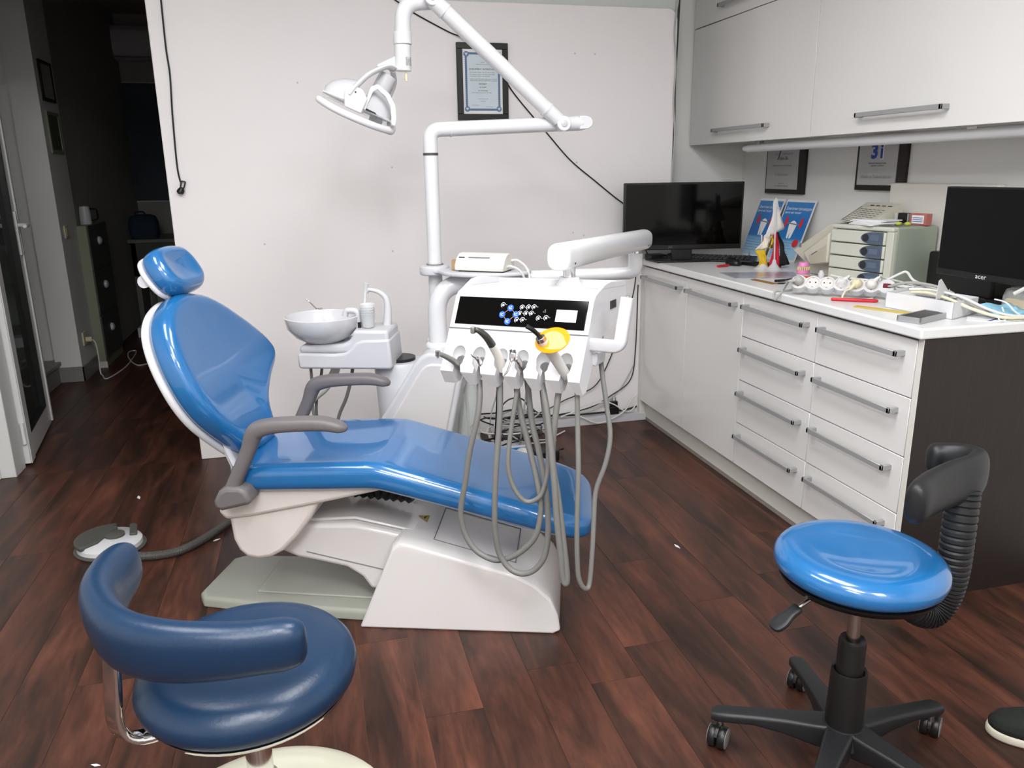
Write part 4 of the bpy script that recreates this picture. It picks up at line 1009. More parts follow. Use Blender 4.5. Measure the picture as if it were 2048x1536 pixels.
build('nozzle', MB().tube(cat([(0.023, -0.072, -0.006), (0.021, -0.077, -0.014), (0.017, -0.084, -0.03), (0.013, -0.088, -0.038), (0.008, -0.091, -0.042)], 5), [0.004] * 4 + [0.0024] * 17, 10), 'chrome', t, KF)
t = instrument('grey curing light with an orange oval eye shield in the rightmost holder', 0.142, 4, 0.0062)
P = cat([(0.143, -0.026, -0.05), (0.136, -0.048, -0.018), (0.126, -0.068, 0.014), (0.118, -0.092, 0.042), (0.115, -0.10, 0.051)], 6)
build('handle', MB().tube(P, [0.0115 + 0.002 * sin(pi * i / 24) for i in range(len(P))], 16), 'hosepale', t, KF)
build('collar', MB().tube([(0.1155, -0.0985, 0.049), (0.1135, -0.1035, 0.0585)], [0.0125, 0.0115], 18), 'steel', t, KF, bevel=0.001)
build('light_guide', MB().tube(cat([(0.1135, -0.103, 0.058), (0.110, -0.112, 0.068), (0.104, -0.123, 0.079), (0.093, -0.13, 0.087)], 5), 0.0052, 12), 'black', t, KF)
sh = wall_frame((0.139, -0.092, 0.050), (0.97, 0.05, 0.12), (-0.10, 0.62, 0.78))
b = MB(); cushion(b, [(0.043 * cos(2 * pi * i / 36), 0.033 * sin(2 * pi * i / 36)) for i in range(36)], 0.002, 0.0008, KF @ sh, ne=2, ni=2)
build('eye_shield', b, 'amber', t, label='orange translucent shield')
# ------------------------------------------------------------------ navy stool (front left)
SX, SY = -0.163, 1.285
t = thing('stool', 'navy blue leatherette stool with curved arm pad and chrome bar, nearest the camera', 'stool', (SX, SY, 0), 0, 'swivel stools')
SF = frame((SX, SY, 0))
seat_p = [(0.0, 0.428), (0.150, 0.428), (0.172, 0.432), (0.184, 0.445), (0.188, 0.462), (0.184, 0.479), (0.172, 0.493), (0.152, 0.502), (0.125, 0.505), (0.085, 0.503), (0.04, 0.501), (0.0, 0.500)]
build('seat', MB().lathe(seat_p, (0, 0, 0), 56), 'navy', t, SF, sharp=180)
build('seat_trim', MB().lathe([(0.0, 0.418), (0.158, 0.418), (0.172, 0.424), (0.174, 0.431), (0.150, 0.4285), (0.0, 0.4285)], (0, 0, 0), 56), 'chrome', t, SF, sharp=60)
# pad: bent arc around the seat
pp_ = cat([(-0.212, 0.215, 0), (-0.228, 0.11, 0), (-0.222, 0.015, 0), (-0.175, -0.085, 0), (-0.105, -0.143, 0), (-0.02, -0.172, 0), (0.06, -0.182, 0), (0.112, -0.184, 0)], 6)
ring = []
NP = len(pp_) - 1
for i, p in enumerate(pp_):
    f = i / NP
    tq = (pp_[min(i + 1, NP)] - pp_[max(i - 1, 0)]).normalized()
    nr = Vector((-tq.y, tq.x, 0)) * -1
    k = min(1.0, (min(f, 1 - f) * NP + 0.12) / 5.5); k = (1 - (1 - k) ** 2) ** 0.5
    hh = (0.050 + 0.010 * sin(pi * min(1, f * 1.25)) - 0.006 * f) * (0.30 + 0.70 * k)
    ww = 0.031 * (0.15 + 0.85 * k)
    pts = []
    for j in range(20):
        b_ = 2 * pi * j / 20
        cx_, cz_ = abs(cos(b_)) ** 0.8 * (1 if cos(b_) > 0 else -1), abs(sin(b_)) ** 0.8 * (1 if sin(b_) > 0 else -1)
        q = p + nr * (ww * cx_ + 0.10 * hh * cz_)
        pts.append((q.x, q.y, 0.603 + 0.014 * f + hh * cz_))
    ring.append(pts)
build('arm_pad', MB().loft(ring), 'navy', t, SF, subsurf=1, sharp=180)
bar = fillet([(-0.205, -0.035, 0.545), (-0.222, -0.035, 0.368), (-0.05, -0.01, 0.408)], 0.075, 10)
br_ = [Vector((-0.20, -0.035, 0.60))] + bar
rings = []
for i, p in enumerate(br_):
    tq = (br_[min(i + 1, len(br_) - 1)] - br_[max(i - 1, 0)]).normalized()
    side = Vector((0.75, -0.66, 0)).normalized()
    side = (side - tq * side.dot(tq)).normalized(); nn = tq.cross(side)
    rings.append([p + side * q[0] + nn * q[1] for q in rrect(0.036, 0.016, 0.007, 4)])
build('support_bar', MB().loft(rings), 'chrome', t, SF, sharp=60)
build('swivel_plate', MB().lathe([(0, 0.395), (0.06, 0.395), (0.075, 0.405), (0.08, 0.418), (0, 0.418)], (0, 0, 0), 32), 'black', t, SF)
build('column', MB().cyl((0, 0, 0.06), (0, 0, 0.40), 0.0235, 24), 'chrome', t, SF)
build('column_sleeve', MB().cyl((0, 0, 0.05), (0, 0, 0.235), 0.031, 24), 'stoolbase', t, SF)
build('base', MB().lathe([(0.0, 0.04), (0.05, 0.045), (0.13, 0.056), (0.18, 0.078), (0.205, 0.095), (0.225, 0.101), (0.243, 0.096), (0.252, 0.08), (0.253, 0.04), (0.25, 0.02), (0.10, 0.02), (0, 0.02)], (0, 0, 0), 64), 'stoolbase', t, SF, sharp=50)
for k in range(5):
    a = 2 * pi * k / 5 + 0.3
    build('glide', MB().cyl((0.2 * cos(a), 0.2 * sin(a), 0), (0.2 * cos(a), 0.2 * sin(a), 0.022), 0.016, 14), 'black', t, SF)

# ------------------------------------------------------------------ blue stool with black back (front right)
RX, RY = 1.068, 1.258
t = thing('stool', 'bright blue round stool with black curved backrest, castors and ribbed back tube', 'stool', (RX, RY, 0), 0, 'swivel stools')
RF = frame((RX, RY, 0))
tilt = frame((-0.006, 0, 0.512), 0, 0, radians(1.0)) @ frame((0, 0, -0.5))
seat_p = [(0.0, 0.466), (0.136, 0.466), (0.156, 0.469), (0.168, 0.480), (0.172, 0.494), (0.169, 0.508), (0.159, 0.519), (0.144, 0.525), (0.122, 0.5255), (0.09, 0.522), (0.05, 0.519), (0.0, 0.518)]
build('seat', MB().lathe(seat_p, (0, 0, 0), 56), 'blue', t, RF @ tilt, sharp=180)
build('seat_pan', MB().lathe([(0.0, 0.448), (0.12, 0.448), (0.155, 0.455), (0.161, 0.467), (0.0, 0.467)], (0, 0, 0), 56), 'black', t, RF @ tilt, sharp=60)
build('mechanism', MB().bb(-0.05, 0.14, -0.045, 0.045, 0.425, 0.45).prism([(0.12, 0.448), (0.19, 0.445), (0.195, 0.425), (0.13, 0.43)], -0.03, 0.03, 'xzy'), 'black', t, RF @ tilt, bevel=0.004)
build('gas_rod', MB().cyl((0, 0, 0.30), (0, 0, 0.44), 0.0142, 20), 'steel', t, RF)
build('column', MB().lathe([(0, 0.10), (0.0285, 0.10), (0.0285, 0.318), (0.026, 0.325), (0.018, 0.322), (0, 0.318)], (0, 0, 0), 26), 'black', t, RF)
build('column_cover', MB().lathe([(0, 0.08), (0.043, 0.08), (0.040, 0.11), (0.0375, 0.245), (0.036, 0.25), (0.031, 0.247), (0.030, 0.20), (0, 0.20)], (0, 0, 0), 28), 'black', t, RF)
build('hub', MB().lathe([(0, 0.06), (0.045, 0.06), (0.055, 0.075), (0.05, 0.10), (0.043, 0.115), (0, 0.115)], (0, 0, 0), 28), 'blackrub', t, RF)
for k in range(5):
    a = radians(149 - 72 * k)
    lf = RF @ Matrix.Rotation(a, 4, 'Z')
    rings = []
    for x, w, z0, z1 in ((0.02, 0.032, 0.055, 0.112), (0.06, 0.030, 0.060, 0.109), (0.12, 0.025, 0.071, 0.105), (0.19, 0.022, 0.076, 0.098), (0.245, 0.022, 0.071, 0.092), (0.270, 0.021, 0.068, 0.089), (0.284, 0.015, 0.068, 0.085)):
        rings.append([(x, q[0], (z0 + z1) / 2 + q[1]) for q in rrect(2 * w * 0.95, (z1 - z0) * 1.12, 0.008, 3)])
    leg = build('leg', MB().loft(rings), 'blackrub', t, lf, sharp=60)
    ca = a + [0.9, -0.5, 0.3, 1.2, -0.8][k]
    cf = lf @ Matrix.Translation((0.262, 0, 0)) @ Matrix.Rotation([1.3, -0.7, 0.6, 0.3, -0.6][k], 4, 'Z') @ Matrix.Translation((0.012, 0, 0))
    build('castor_stem', MB().cyl((-0.012, 0, 0.045), (-0.012, 0, 0.072), 0.008, 12), 'steel', leg, cf)
    b = MB()
    for s_ in (-1, 1):
        b.lathe([(0, 0.003), (0.024, 0.003), (0.026, 0.006), (0.026, 0.017), (0.023, 0.021), (0, 0.022)], (0, 0, 0.0262), 24, (0, s_, 0))
    build('castor', b, 'black', leg, cf, sharp=50)
    build('castor_ring', MB().lathe([(0.0205, 0.0208), (0.0235, 0.0200), (0.0235, 0.0212), (0.0205, 0.0220)], (0, 0, 0.0262), 24, (0, 1, 0)).lathe([(0.0205, 0.0208), (0.0235, 0.0200), (0.0235, 0.0212), (0.0205, 0.0220)], (0, 0, 0.0262), 24, (0, -1, 0)), 'hosegray', leg, cf)
    build('castor_hood', MB().prism([(-0.028 * cos(q), 0.028 * sin(q) + 0.0262) for q in [pi * 0.05 + i * pi * 0.8 / 10 for i in range(11)]] + [(0.0, 0.03)], -0.0035, 0.0035, 'xzy'), 'black', leg, cf)
lv = fillet([(-0.06, -0.01, 0.455), (-0.11, -0.012, 0.455), (-0.165, -0.014, 0.425)], 0.03)
build('lever', MB().tube(lv, 0.0045, 10), 'steel', t, RF)
b = MB(); cushion(b, [(p.x, p.y) for p in cat([(-0.012, 0.0, 0), (0.012, 0.0, 0), (0.013, -0.022, 0), (0.019, -0.05, 0), (0.012, -0.07, 0), (-0.012, -0.07, 0), (-0.019, -0.05, 0), (-0.013, -0.022, 0)][::-1], 4, True)], 0.010, 0.004, RF @ wall_frame((-0.150, -0.013, 0.428), (0.1, -0.99, 0.0), (0.86, 0.1, 0.50)), ne=2, ni=2)
build('lever_paddle', b, 'blackrub', t)
# ribbed back tube
bt = cat([(0.10, -0.005, 0.42), (0.135, -0.02, 0.385), (0.168, -0.028, 0.378), (0.193, -0.03, 0.41), (0.205, -0.03, 0.47), (0.209, -0.026, 0.56), (0.222, -0.012, 0.65)], 26)
build('back_tube', MB().tube(bt, [((0.034, 0.033) if i % 4 else (0.031, 0.030)) for i in range(len(bt))], 18, up=(0, 1, 0)), 'blackrub', t, RF, sharp=25)
# backrest: bent pad open towards the seat
pp_ = cat([(0.020, -0.098, 0), (0.08, -0.062, 0), (0.165, -0.030, 0), (0.234, -0.012, 0), (0.277, 0.018, 0), (0.278, 0.055, 0), (0.256, 0.086, 0), (0.226, 0.100, 0)], 6)
ring = []
NP = len(pp_) - 1
for i, p in enumerate(pp_):
    f = i / NP
    tq = (pp_[min(i + 1, NP)] - pp_[max(i - 1, 0)]).normalized()
    nr = Vector((tq.y, -tq.x, 0))
    k = min(1.0, (min(f, 1 - f) * NP + 0.2) / 3.4); k = (1 - (1 - k) ** 2) ** 0.5
    hh, ww = (0.043 + 0.014 * sin(pi * f) - 0.012 * f) * (0.6 + 0.4 * k), 0.024 * (0.25 + 0.75 * k)
    pts = []
    for j in range(18):
        b_ = 2 * pi * j / 18
        cx_, cz_ = abs(cos(b_)) ** 0.8 * (1 if cos(b_) > 0 else -1), abs(sin(b_)) ** 0.75 * (1 if sin(b_) > 0 else -1)
        q = p + nr * (ww * cx_)
        pts.append((q.x, q.y, 0.672 + 0.006 * f + hh * cz_))
    ring.append(pts)
build('backrest', MB().loft(ring), 'blackrub', t, RF, subsurf=1, sharp=180)

# shoe at the right edge
t = thing('shoe', 'black knit shoe with white sole on the floor at the right edge', 'shoe', (1.53, 1.19, 0), 0)
sf_ = frame((1.475, 1.262, 0), radians(-38))
so = [(p.x, p.y) for p in cat([(-0.002, 0.0, 0), (0.012, 0.028, 0), (0.05, 0.042, 0), (0.12, 0.042, 0), (0.19, 0.034, 0), (0.25, 0.034, 0), (0.265, 0.0, 0), (0.25, -0.034, 0), (0.19, -0.034, 0), (0.12, -0.04, 0), (0.05, -0.04, 0), (0.012, -0.026, 0)][::-1], 5, True)]
b = MB(); cushion(b, so, 0.026, 0.008, sf_, ne=3, ni=2)
build('sole', b, 'shoesole', t, sharp=60)
rings = []
for s_, z, dx_ in ((0.97, 0.024, 0.0), (0.985, 0.036, 0.001), (0.93, 0.052, 0.006), (0.80, 0.066, 0.02)):
    cx_ = 0.13
    rings.append([sf_ @ Vector((cx_ + dx_ + (x - cx_) * s_, y * s_, z + 0.035 * max(0, (x - 0.09) / 0.17) * (1 if z > 0.03 else 0))) for x, y in so])
build('upper', MB().loft(rings), 'shoe', t, sharp=180)

# ------------------------------------------------------------------ things on the worktop
WZ = 0.868
# television
TF_ = frame((1.752, 3.52, WZ), radians(-9))
t = thing('television', 'black flat-screen television standing on the far end of the worktop', 'television', (1.735, 3.52, WZ), radians(-9))
build('casing', MB().bb(-0.293, 0.293, 0.0, 0.028, 0.058, 0.375), 'black', t, TF_, bevel=0.004)
build('screen', MB().bb(-0.283, 0.283, -0.0015, 0.001, 0.082, 0.366), 'screen', t, TF_)
text('JVC', 0.014, TF_ @ wall_frame((-0.06, -0.0022, 0.071), (1, 0, 0), (0, 0, 1)), 'greyink', t)
build('neck', MB().bb(-0.05, 0.05, 0.004, 0.022, 0.008, 0.06), 'black', t, TF_, bevel=0.003)
build('stand', MB().prism([(-0.13, -0.04), (0.13, -0.04), (0.16, 0.09), (-0.16, 0.09)], 0.0, 0.010, 'xyz'), 'black', t, TF_, bevel=0.003)
# set-top box
t = thing('media_box', 'flat black box with cables left of the television stand', 'media box', (1.675, 3.66, WZ), 0)
build('casing', MB().bb(1.635, 1.72, 3.625, 3.70, WZ + 0.001, WZ + 0.026), 'black', t, bevel=0.003)
build('cable', MB().tube(cat([(1.655, 3.70, WZ + 0.02), (1.65, 3.72, WZ + 0.04), (1.66, 3.735, WZ + 0.09), (1.70, 3.735, WZ + 0.12)], 6), 0.003, 8), 'cable_k', t)
# keyboard
kf = frame((1.90, 3.525, WZ), radians(-39))
t = thing('keyboard', 'black computer keyboard lying in front of the television', 'keyboard', (1.90, 3.525, WZ), radians(-39))
build('tray', MB().prism([(-0.065, 0.0), (0.065, 0.0), (0.065, 0.022), (-0.065, 0.010)], -0.222, 0.222, 'yzx'), 'black', t, kf, bevel=0.003)
for r in range(5):
    y = -0.048 + r * 0.021
    for c in range(18):
        x = -0.207 + c * 0.0225 + (0.01 if c >= 14 else 0)
        z = 0.012 + (y + 0.065) * 0.0923
        build('key', MB().box((x + (0.002 * r if c < 14 else 0), y, z + 0.001), (0.0175, 0.017, 0.006)), 'blackrub', t, kf, smooth=False)
t = thing('mouse', 'black computer mouse at the right end of the keyboard', 'mouse', (1.905, 3.30, WZ))
b = MB(); rings = []
for s_, z in ((0.86, 0), (1.0, 0.006), (0.99, 0.014), (0.88, 0.024), (0.62, 0.031), (0.25, 0.034)):
    rings.append([(1.905 + 0.031 * s_ * cos(2 * pi * j / 24), 3.30 + 0.05 * s_ * sin(2 * pi * j / 24), WZ + 0.0005 + z) for j in range(24)])
build('shell', b.loft(rings), 'black', t, sharp=180)
build('wheel', MB().cyl((1.901, 3.275, WZ + 0.028), (1.909, 3.275, WZ + 0.028), 0.006, 14), 'hosedark', t)
t = thing('clip', 'small red plastic clip on the worktop in front of the mouse', 'clip', (1.827, 3.255, WZ))
build('bar', MB().tube(cat([(1.795, 3.243, WZ + 0.006), (1.815, 3.25, WZ + 0.0065), (1.835, 3.256, WZ + 0.0065), (1.86, 3.268, WZ + 0.006)], 4), [(0.009, 0.005)] * 13, 10, up=(0, 0, 1)), 'red', t)
rf = frame((1.985, 3.235, WZ), radians(-73))
t = thing('remote_control', 'black remote control with coloured buttons between mouse and desk flags', 'remote control', (1.985, 3.235, WZ), radians(-73))
build('body', MB().prism([(-0.125, 0.001), (0.125, 0.001), (0.125, 0.016), (0.10, 0.021), (-0.12, 0.014)], -0.024, 0.024, 'xzy'), 'black', t, rf, bevel=0.003)
for i, m_ in enumerate(('red', 'mask', 'flagyellow', 'blackrub')):
    build('button', MB().box((0.062 + 0.012 * (i // 4), -0.015 + i * 0.010, 0.020), (0.008, 0.006, 0.005)), m_, t, rf)
for r in range(4):
    for c in range(3):
        build('button', MB().box((0.04 - r * 0.018, -0.012 + c * 0.012, 0.0185 - r * 0.0006), (0.010, 0.007, 0.005)), 'blackrub', t, rf)
cf_ = frame((1.835, 2.945, WZ), 0)
t = thing('brochure', 'glossy grey picture brochure lying flat by the desk flags', 'brochure', (1.835, 2.945, WZ))
cp = [(1.705, 3.063), (1.675, 2.875), (1.935, 2.79), (2.01, 2.985)]
build('sheet', MB().prism(cp, WZ + 0.0006, WZ + 0.003, 'xyz'), mat('brochure_print', '#b9bcc4', 0.2, var=0.25, scale=14, col2='#85868f'), t)
build('photo_patch', MB().prism([(1.80, 2.985), (1.785, 2.885), (1.84, 2.868), (1.86, 2.97)], WZ + 0.003, WZ + 0.0034, 'xyz'), mat('brochure_photo', '#c9a99a', 0.25, var=0.2, scale=30), t)
build('photo_patch', MB().prism([(1.885, 2.965), (1.865, 2.865), (1.92, 2.85), (1.945, 2.955)], WZ + 0.003, WZ + 0.0034, 'xyz'), mat('brochure_photo_b', '#c4a0ad', 0.25, var=0.25, scale=50), t)
# leaning posters
def poster(o, exd, lean, lab, w=0.205, hgt=0.305):
    exd = Vector(exd).normalized()
    back = Vector((0, 0, 1)).cross(exd)                    # horizontal, pointing away from the viewer
    eyv = (Vector((0, 0, 1)) * cos(lean) + back * sin(lean))
    PFm = wall_frame(o, exd, eyv)
    t = thing('poster_stand', lab, 'poster', o, math.atan2(exd.y, exd.x), 'blue advertising boards')
    build('board', MB().bb(-w / 2, w / 2, 0, hgt, -0.004, 0), 'box', t, PFm)
    m1 = bpy.data.materials.get('poster_gradient')
    if not m1:
        m1 = mat('poster_gradient', '#1f6db4', 0.35, var=0.05)
        nt = m1.node_tree
        bs = nt.nodes['Principled BSDF']
        uvn = nt.nodes.new('ShaderNodeAttribute'); uvn.attribute_name = 'height01'
        cr = nt.nodes.new('ShaderNodeValToRGB'); e = cr.color_ramp.elements
        e[0].position = 0.0; e[0].color = lin('#a9cfe4'); e[1].position = 1.0; e[1].color = lin('#3f7fbd')
        for p_, c_ in ((0.30, '#7fb2d8'), (0.36, '#2a74b8'), (0.6, '#1f6fb8')):
            q = e.new(p_); q.color = lin(c_)
        nt.links.new(uvn.outputs['Fac'], cr.inputs['Fac']); nt.links.new(cr.outputs['Color'], bs.inputs['Base Color'])
    b = MB()
    ys = [0.012 + (hgt - 0.024) * i / 12 for i in range(13)]
    b.add([(sx_ * (w / 2 - 0.006), y, 0.0006) for y in ys for sx_ in (-1, 1)], [[2 * i, 2 * i + 1, 2 * i + 3, 2 * i + 2] for i in range(12)])
    p_ = build('print', b, m1, t, PFm, smooth=False)
    at = p_.data.attributes.new('height01', 'FLOAT', 'POINT')
    for i in range(26): at.data[i].value = (i // 2) / 12
    text('Дентални процедури', 0.0185, PFm @ Matrix.Translation((-0.085, hgt - 0.045, 0.0012)), 'paper', t, align='LEFT', sx=0.92)
    text('вече не тежат', 0.0165, PFm @ Matrix.Translation((-0.085, hgt - 0.065, 0.0012)), 'paper', t, align='LEFT')
    z = 0.0012
    # tooth with a bar and two red discs (the printed picture)
    tooth = [(-0.026, 0.185), (-0.020, 0.150), (-0.014, 0.115), (-0.004, 0.112), (0.0, 0.145), (0.004, 0.112), (0.016, 0.115), (0.022, 0.150), (0.028, 0.185), (0.014, 0.196), (0.0, 0.202), (-0.014, 0.196)]
    build('tooth_print', MB().prism(tooth, z, z + 0.0004, 'xyz'), 'paper', t, PFm)
    build('bar_print', MB().prism([(-0.048, 0.186), (0.052, 0.178), (0.052, 0.184), (-0.048, 0.192)], z + 0.0005, z + 0.0009, 'xyz'), 'greyink', t, PFm)
    for x in (-0.05, 0.055):
        build('disc_print', MB().prism([(x + 0.010 * cos(q), 0.192 - 0.04 * x + 0.027 * sin(q)) for q in [2 * pi * i / 18 for i in range(18)]], z + 0.001, z + 0.0014, 'xyz'), 'redp', t, PFm)
    build('badge_print', MB().prism([(0.062 + 0.02 * cos(q), 0.092 + 0.02 * sin(q)) for q in [2 * pi * i / 18 for i in range(18)]], z, z + 0.0004, 'xyz'), 'redp', t, PFm)
    for i in range(5):
        build('line_print', MB().bb(-0.085, -0.085 + 0.13 - 0.015 * (i % 2), 0.034 + i * 0.014, 0.036 + i * 0.014, z, z + 0.0003), 'blueink', t, PFm)
    build('strut', MB().bb(-0.02, 0.02, 0.02, hgt * 0.7, -0.006, -0.004), 'greyink', t, PFm)
    return t
poster((2.175, 3.60, WZ + 0.001), (0.06, -1, 0), radians(21), 'blue tooth advertising board nearest the television, half behind the flags', 0.20)
poster((2.195, 3.375, WZ + 0.001), (0.12, -1, 0), radians(21), 'blue tooth advertising board on the right, behind the red and black flag', 0.20)
# desk flags
def flag(x, y, lab, strips, pole_h):
    t = thing('desk_flag', lab, 'flag', (x, y, WZ), 0, 'pair of desk flags')
    build('base', MB().lathe([(0, 0), (0.036, 0.0), (0.036, 0.004), (0.024, 0.010), (0.011, 0.026), (0.007, 0.042), (0.004, 0.045), (0, 0.045)], (x, y, WZ + 0.0005), 24), 'plast', t)
    build('pole', MB().cyl((x, y, WZ + 0.04), (x - 0.008, y + 0.01, WZ + pole_h), 0.0033, 10), 'plast', t)
    for m_, top_, bot in strips:
        v = []; f = []
        NI, NJ = 10, 4
        for i in range(NI + 1):
            s_ = i / NI
            for j in range(NJ + 1):
                q = j / NJ
                a = Vector(top_[0]) * (1 - q) + Vector(top_[1]) * q
                c_ = Vector(bot[0]) * (1 - q) + Vector(bot[1]) * q
                p = a * (1 - s_) + c_ * s_
                p += Vector((0.006 * sin(9 * q + 5 * s_), -0.010 * sin(pi * s_) + 0.005 * cos(11 * q + 3 * s_), 0)) * min(1, 3 * s_)
                v.append(p)
        for i in range(NI):
            for j in range(NJ):
                k = i * (NJ + 1) + j
                f.append([k, k + 1, k + NJ + 2, k + NJ + 1])
        o = build('cloth', MB().add(v, f), m_, t, sharp=180)
        so_ = o.modifiers.new('solid', 'SOLIDIFY'); so_.thickness = 0.0008
fx, fy = 1.985, 3.09
def fp_(dx_, dz): return (fx + 0.012 + dx_ * 0.92, fy + 0.022 - dx_ * 0.33, WZ + dz)
flag(fx, fy, 'desk flag hanging in black, red and yellow on a white pole', [
    ('flagblack', (fp_(0.002, 0.165), fp_(0.012, 0.160)), (fp_(0.028, 0.012), fp_(0.066, 0.020))),
    ('flagred', (fp_(-0.012, 0.155), fp_(0.004, 0.165)), (fp_(-0.020, 0.014), fp_(0.030, 0.006))),
    ('flagyellow', (fp_(-0.022, 0.14), fp_(-0.014, 0.15)), (fp_(-0.026, 0.09), fp_(-0.014, 0.092)))], 0.31)
flag(1.955, 3.135, 'desk flag hanging in white and yellow on the shorter white pole', [
    ('flagwhite', (fp_(-0.020, 0.30), fp_(-0.004, 0.305)), (fp_(-0.048, 0.13), fp_(0.032, 0.175))),
    ('flagcream', (fp_(-0.050, 0.15), fp_(-0.022, 0.165)), (fp_(-0.085, 0.085), fp_(-0.035, 0.088))),
    ('flagyellow', (fp_(-0.088, 0.083), fp_(-0.040, 0.085)), (fp_(-0.062, 0.005), fp_(-0.030, 0.010)))], 0.15)
# teeth model
t = thing('jaw_model', 'pink and ivory jaw model on a clear block beside the flags', 'dental model', (1.955, 2.83, WZ))
jx, jy = 1.955, 2.83
def ell(r0, z0, r1, z1, m_, n_):
    b = MB().loft([[(jx + r0 * cos(q), jy + 0.85 * r0 * sin(q), WZ + z0) for q in [2 * pi * i / 22 for i in range(22)]], [(jx + r1 * cos(q), jy + 0.85 * r1 * sin(q), WZ + z1) for q in [2 * pi * i / 22 for i in range(22)]]])
    build(n_, b, m_, t, bevel=0.003)
ell(0.028, 0.0005, 0.027, 0.014, 'plast', 'plinth')
ell(0.028, 0.014, 0.026, 0.031, 'pink', 'gum')
ell(0.024, 0.043, 0.019, 0.062, 'pink', 'gum')
for row, z in ((0, 0.0335), (1, 0.0405)):
    for i in range(12):
        q = pi * 0.95 + i * pi * 1.25 / 11
        build('tooth', MB().box((jx + 0.0235 * cos(q), jy + 0.02 * sin(q), WZ + z), (0.0052, 0.0052, 0.0075)), 'tooth', t, bevel=0.001, seg=1)
# beige terminal behind the drawer tower
t = thing('desk_terminal', 'beige desktop device with sloping printed top behind the grey drawer tower', 'device', (2.12, 2.80, WZ))
def slab(pts_front, depth_vec, n_, m_, bev=0.004):
    a = [Vector(p) for p in pts_front]; d_ = Vector(depth_vec)
    build(n_, MB().loft([a, [p + d_ for p in a]]), m_, t, bevel=bev)
# lower body: block rising towards the right
slab([(2.05, 2.93, WZ + 0.001), (2.06, 2.772, WZ + 0.001), (2.06, 2.772, WZ + 0.04), (2.05, 2.93, WZ + 0.045)], (0.22, 0.0, 0.0), 'foot_block', 'beige')
slab([(2.04, 3.045, WZ + 0.088), (2.05, 2.985, WZ + 0.055), (2.05, 2.93, WZ + 0.028), (2.06, 2.772, WZ + 0.03), (2.06, 2.772, WZ + 0.215), (2.05, 2.81, WZ + 0.215)], (0.20, 0.02, 0.01), 'body', 'beige', 0.006)
slab([(2.0, 2.915, WZ + 0.095), (2.0, 2.86, WZ + 0.045), (2.0, 2.745, WZ + 0.065), (2.0, 2.745, WZ + 0.19), (2.0, 2.775, WZ + 0.17)], (0.06, 0.0, 0.0), 'nose', 'beige', 0.008)
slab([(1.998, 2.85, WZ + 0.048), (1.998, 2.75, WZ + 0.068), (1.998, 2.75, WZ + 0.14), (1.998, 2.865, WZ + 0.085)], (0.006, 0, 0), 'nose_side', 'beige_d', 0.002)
build('slot', MB().prism([(2.845, WZ + 0.088), (2.81, WZ + 0.106), (2.81, WZ + 0.108), (2.845, WZ + 0.090)], 1.9965, 1.999, 'yzx'), 'ink', t)
build('badge', MB().cyl((2.048, 2.995, WZ + 0.108), (2.046, 2.99, WZ + 0.118), 0.008, 16), 'greyink', t)
build('vent', MB().lathe([(0, 0), (0.02, 0), (0.02, 0.004), (0.015, 0.008), (0, 0.008)], (2.05, 2.945, WZ + 0.075), 20, (-1, 0, 0.1)), 'plast_m', t)
kq = [Vector(p) for p in ((2.06, 2.775, 1.098), (2.03, 2.575, 1.0915), (2.24, 2.640, 1.164), (2.27, 2.885, 1.162))]
kn = (kq[1] - kq[0]).cross(kq[3] - kq[0]).normalized()
if kn.z < 0: kn = -kn
build('keypad_case', MB().loft([kq, [Vector((p.x + 0.004 * i, p.y, max(1.0905, p.z - 0.055))) if i > 1 else Vector((p.x + 0.03, p.y, 1.0905)) for i, p in enumerate(kq)]]), 'beige', t, bevel=0.0015)
def kp(u_, v_): return (kq[0] * (1 - u_) + kq[1] * u_) * (1 - v_) + (kq[3] * (1 - u_) + kq[2] * u_) * v_ + kn * 0.0007
def kquad(u0, u1, v0, v1, m_):
    a = [kp(u0, v0), kp(u1, v0), kp(u1, v1), kp(u0, v1)]
    build('print', MB().loft([a, [p + kn * 0.0006 for p in a]]), m_, t, smooth=False)
for r in range(7):
    for c in range(6):
        kquad(0.12 + c * 0.13, 0.12 + c * 0.13 + 0.09, 0.12 + r * 0.085, 0.135 + r * 0.085, 'greyink')
kquad(0.06, 0.94, 0.05, 0.057, 'ink'); kquad(0.06, 0.07, 0.05, 0.75, 'ink')
for c in range(4): kquad(0.25 + c * 0.17, 0.36 + c * 0.17, 0.82, 0.85, 'ink')
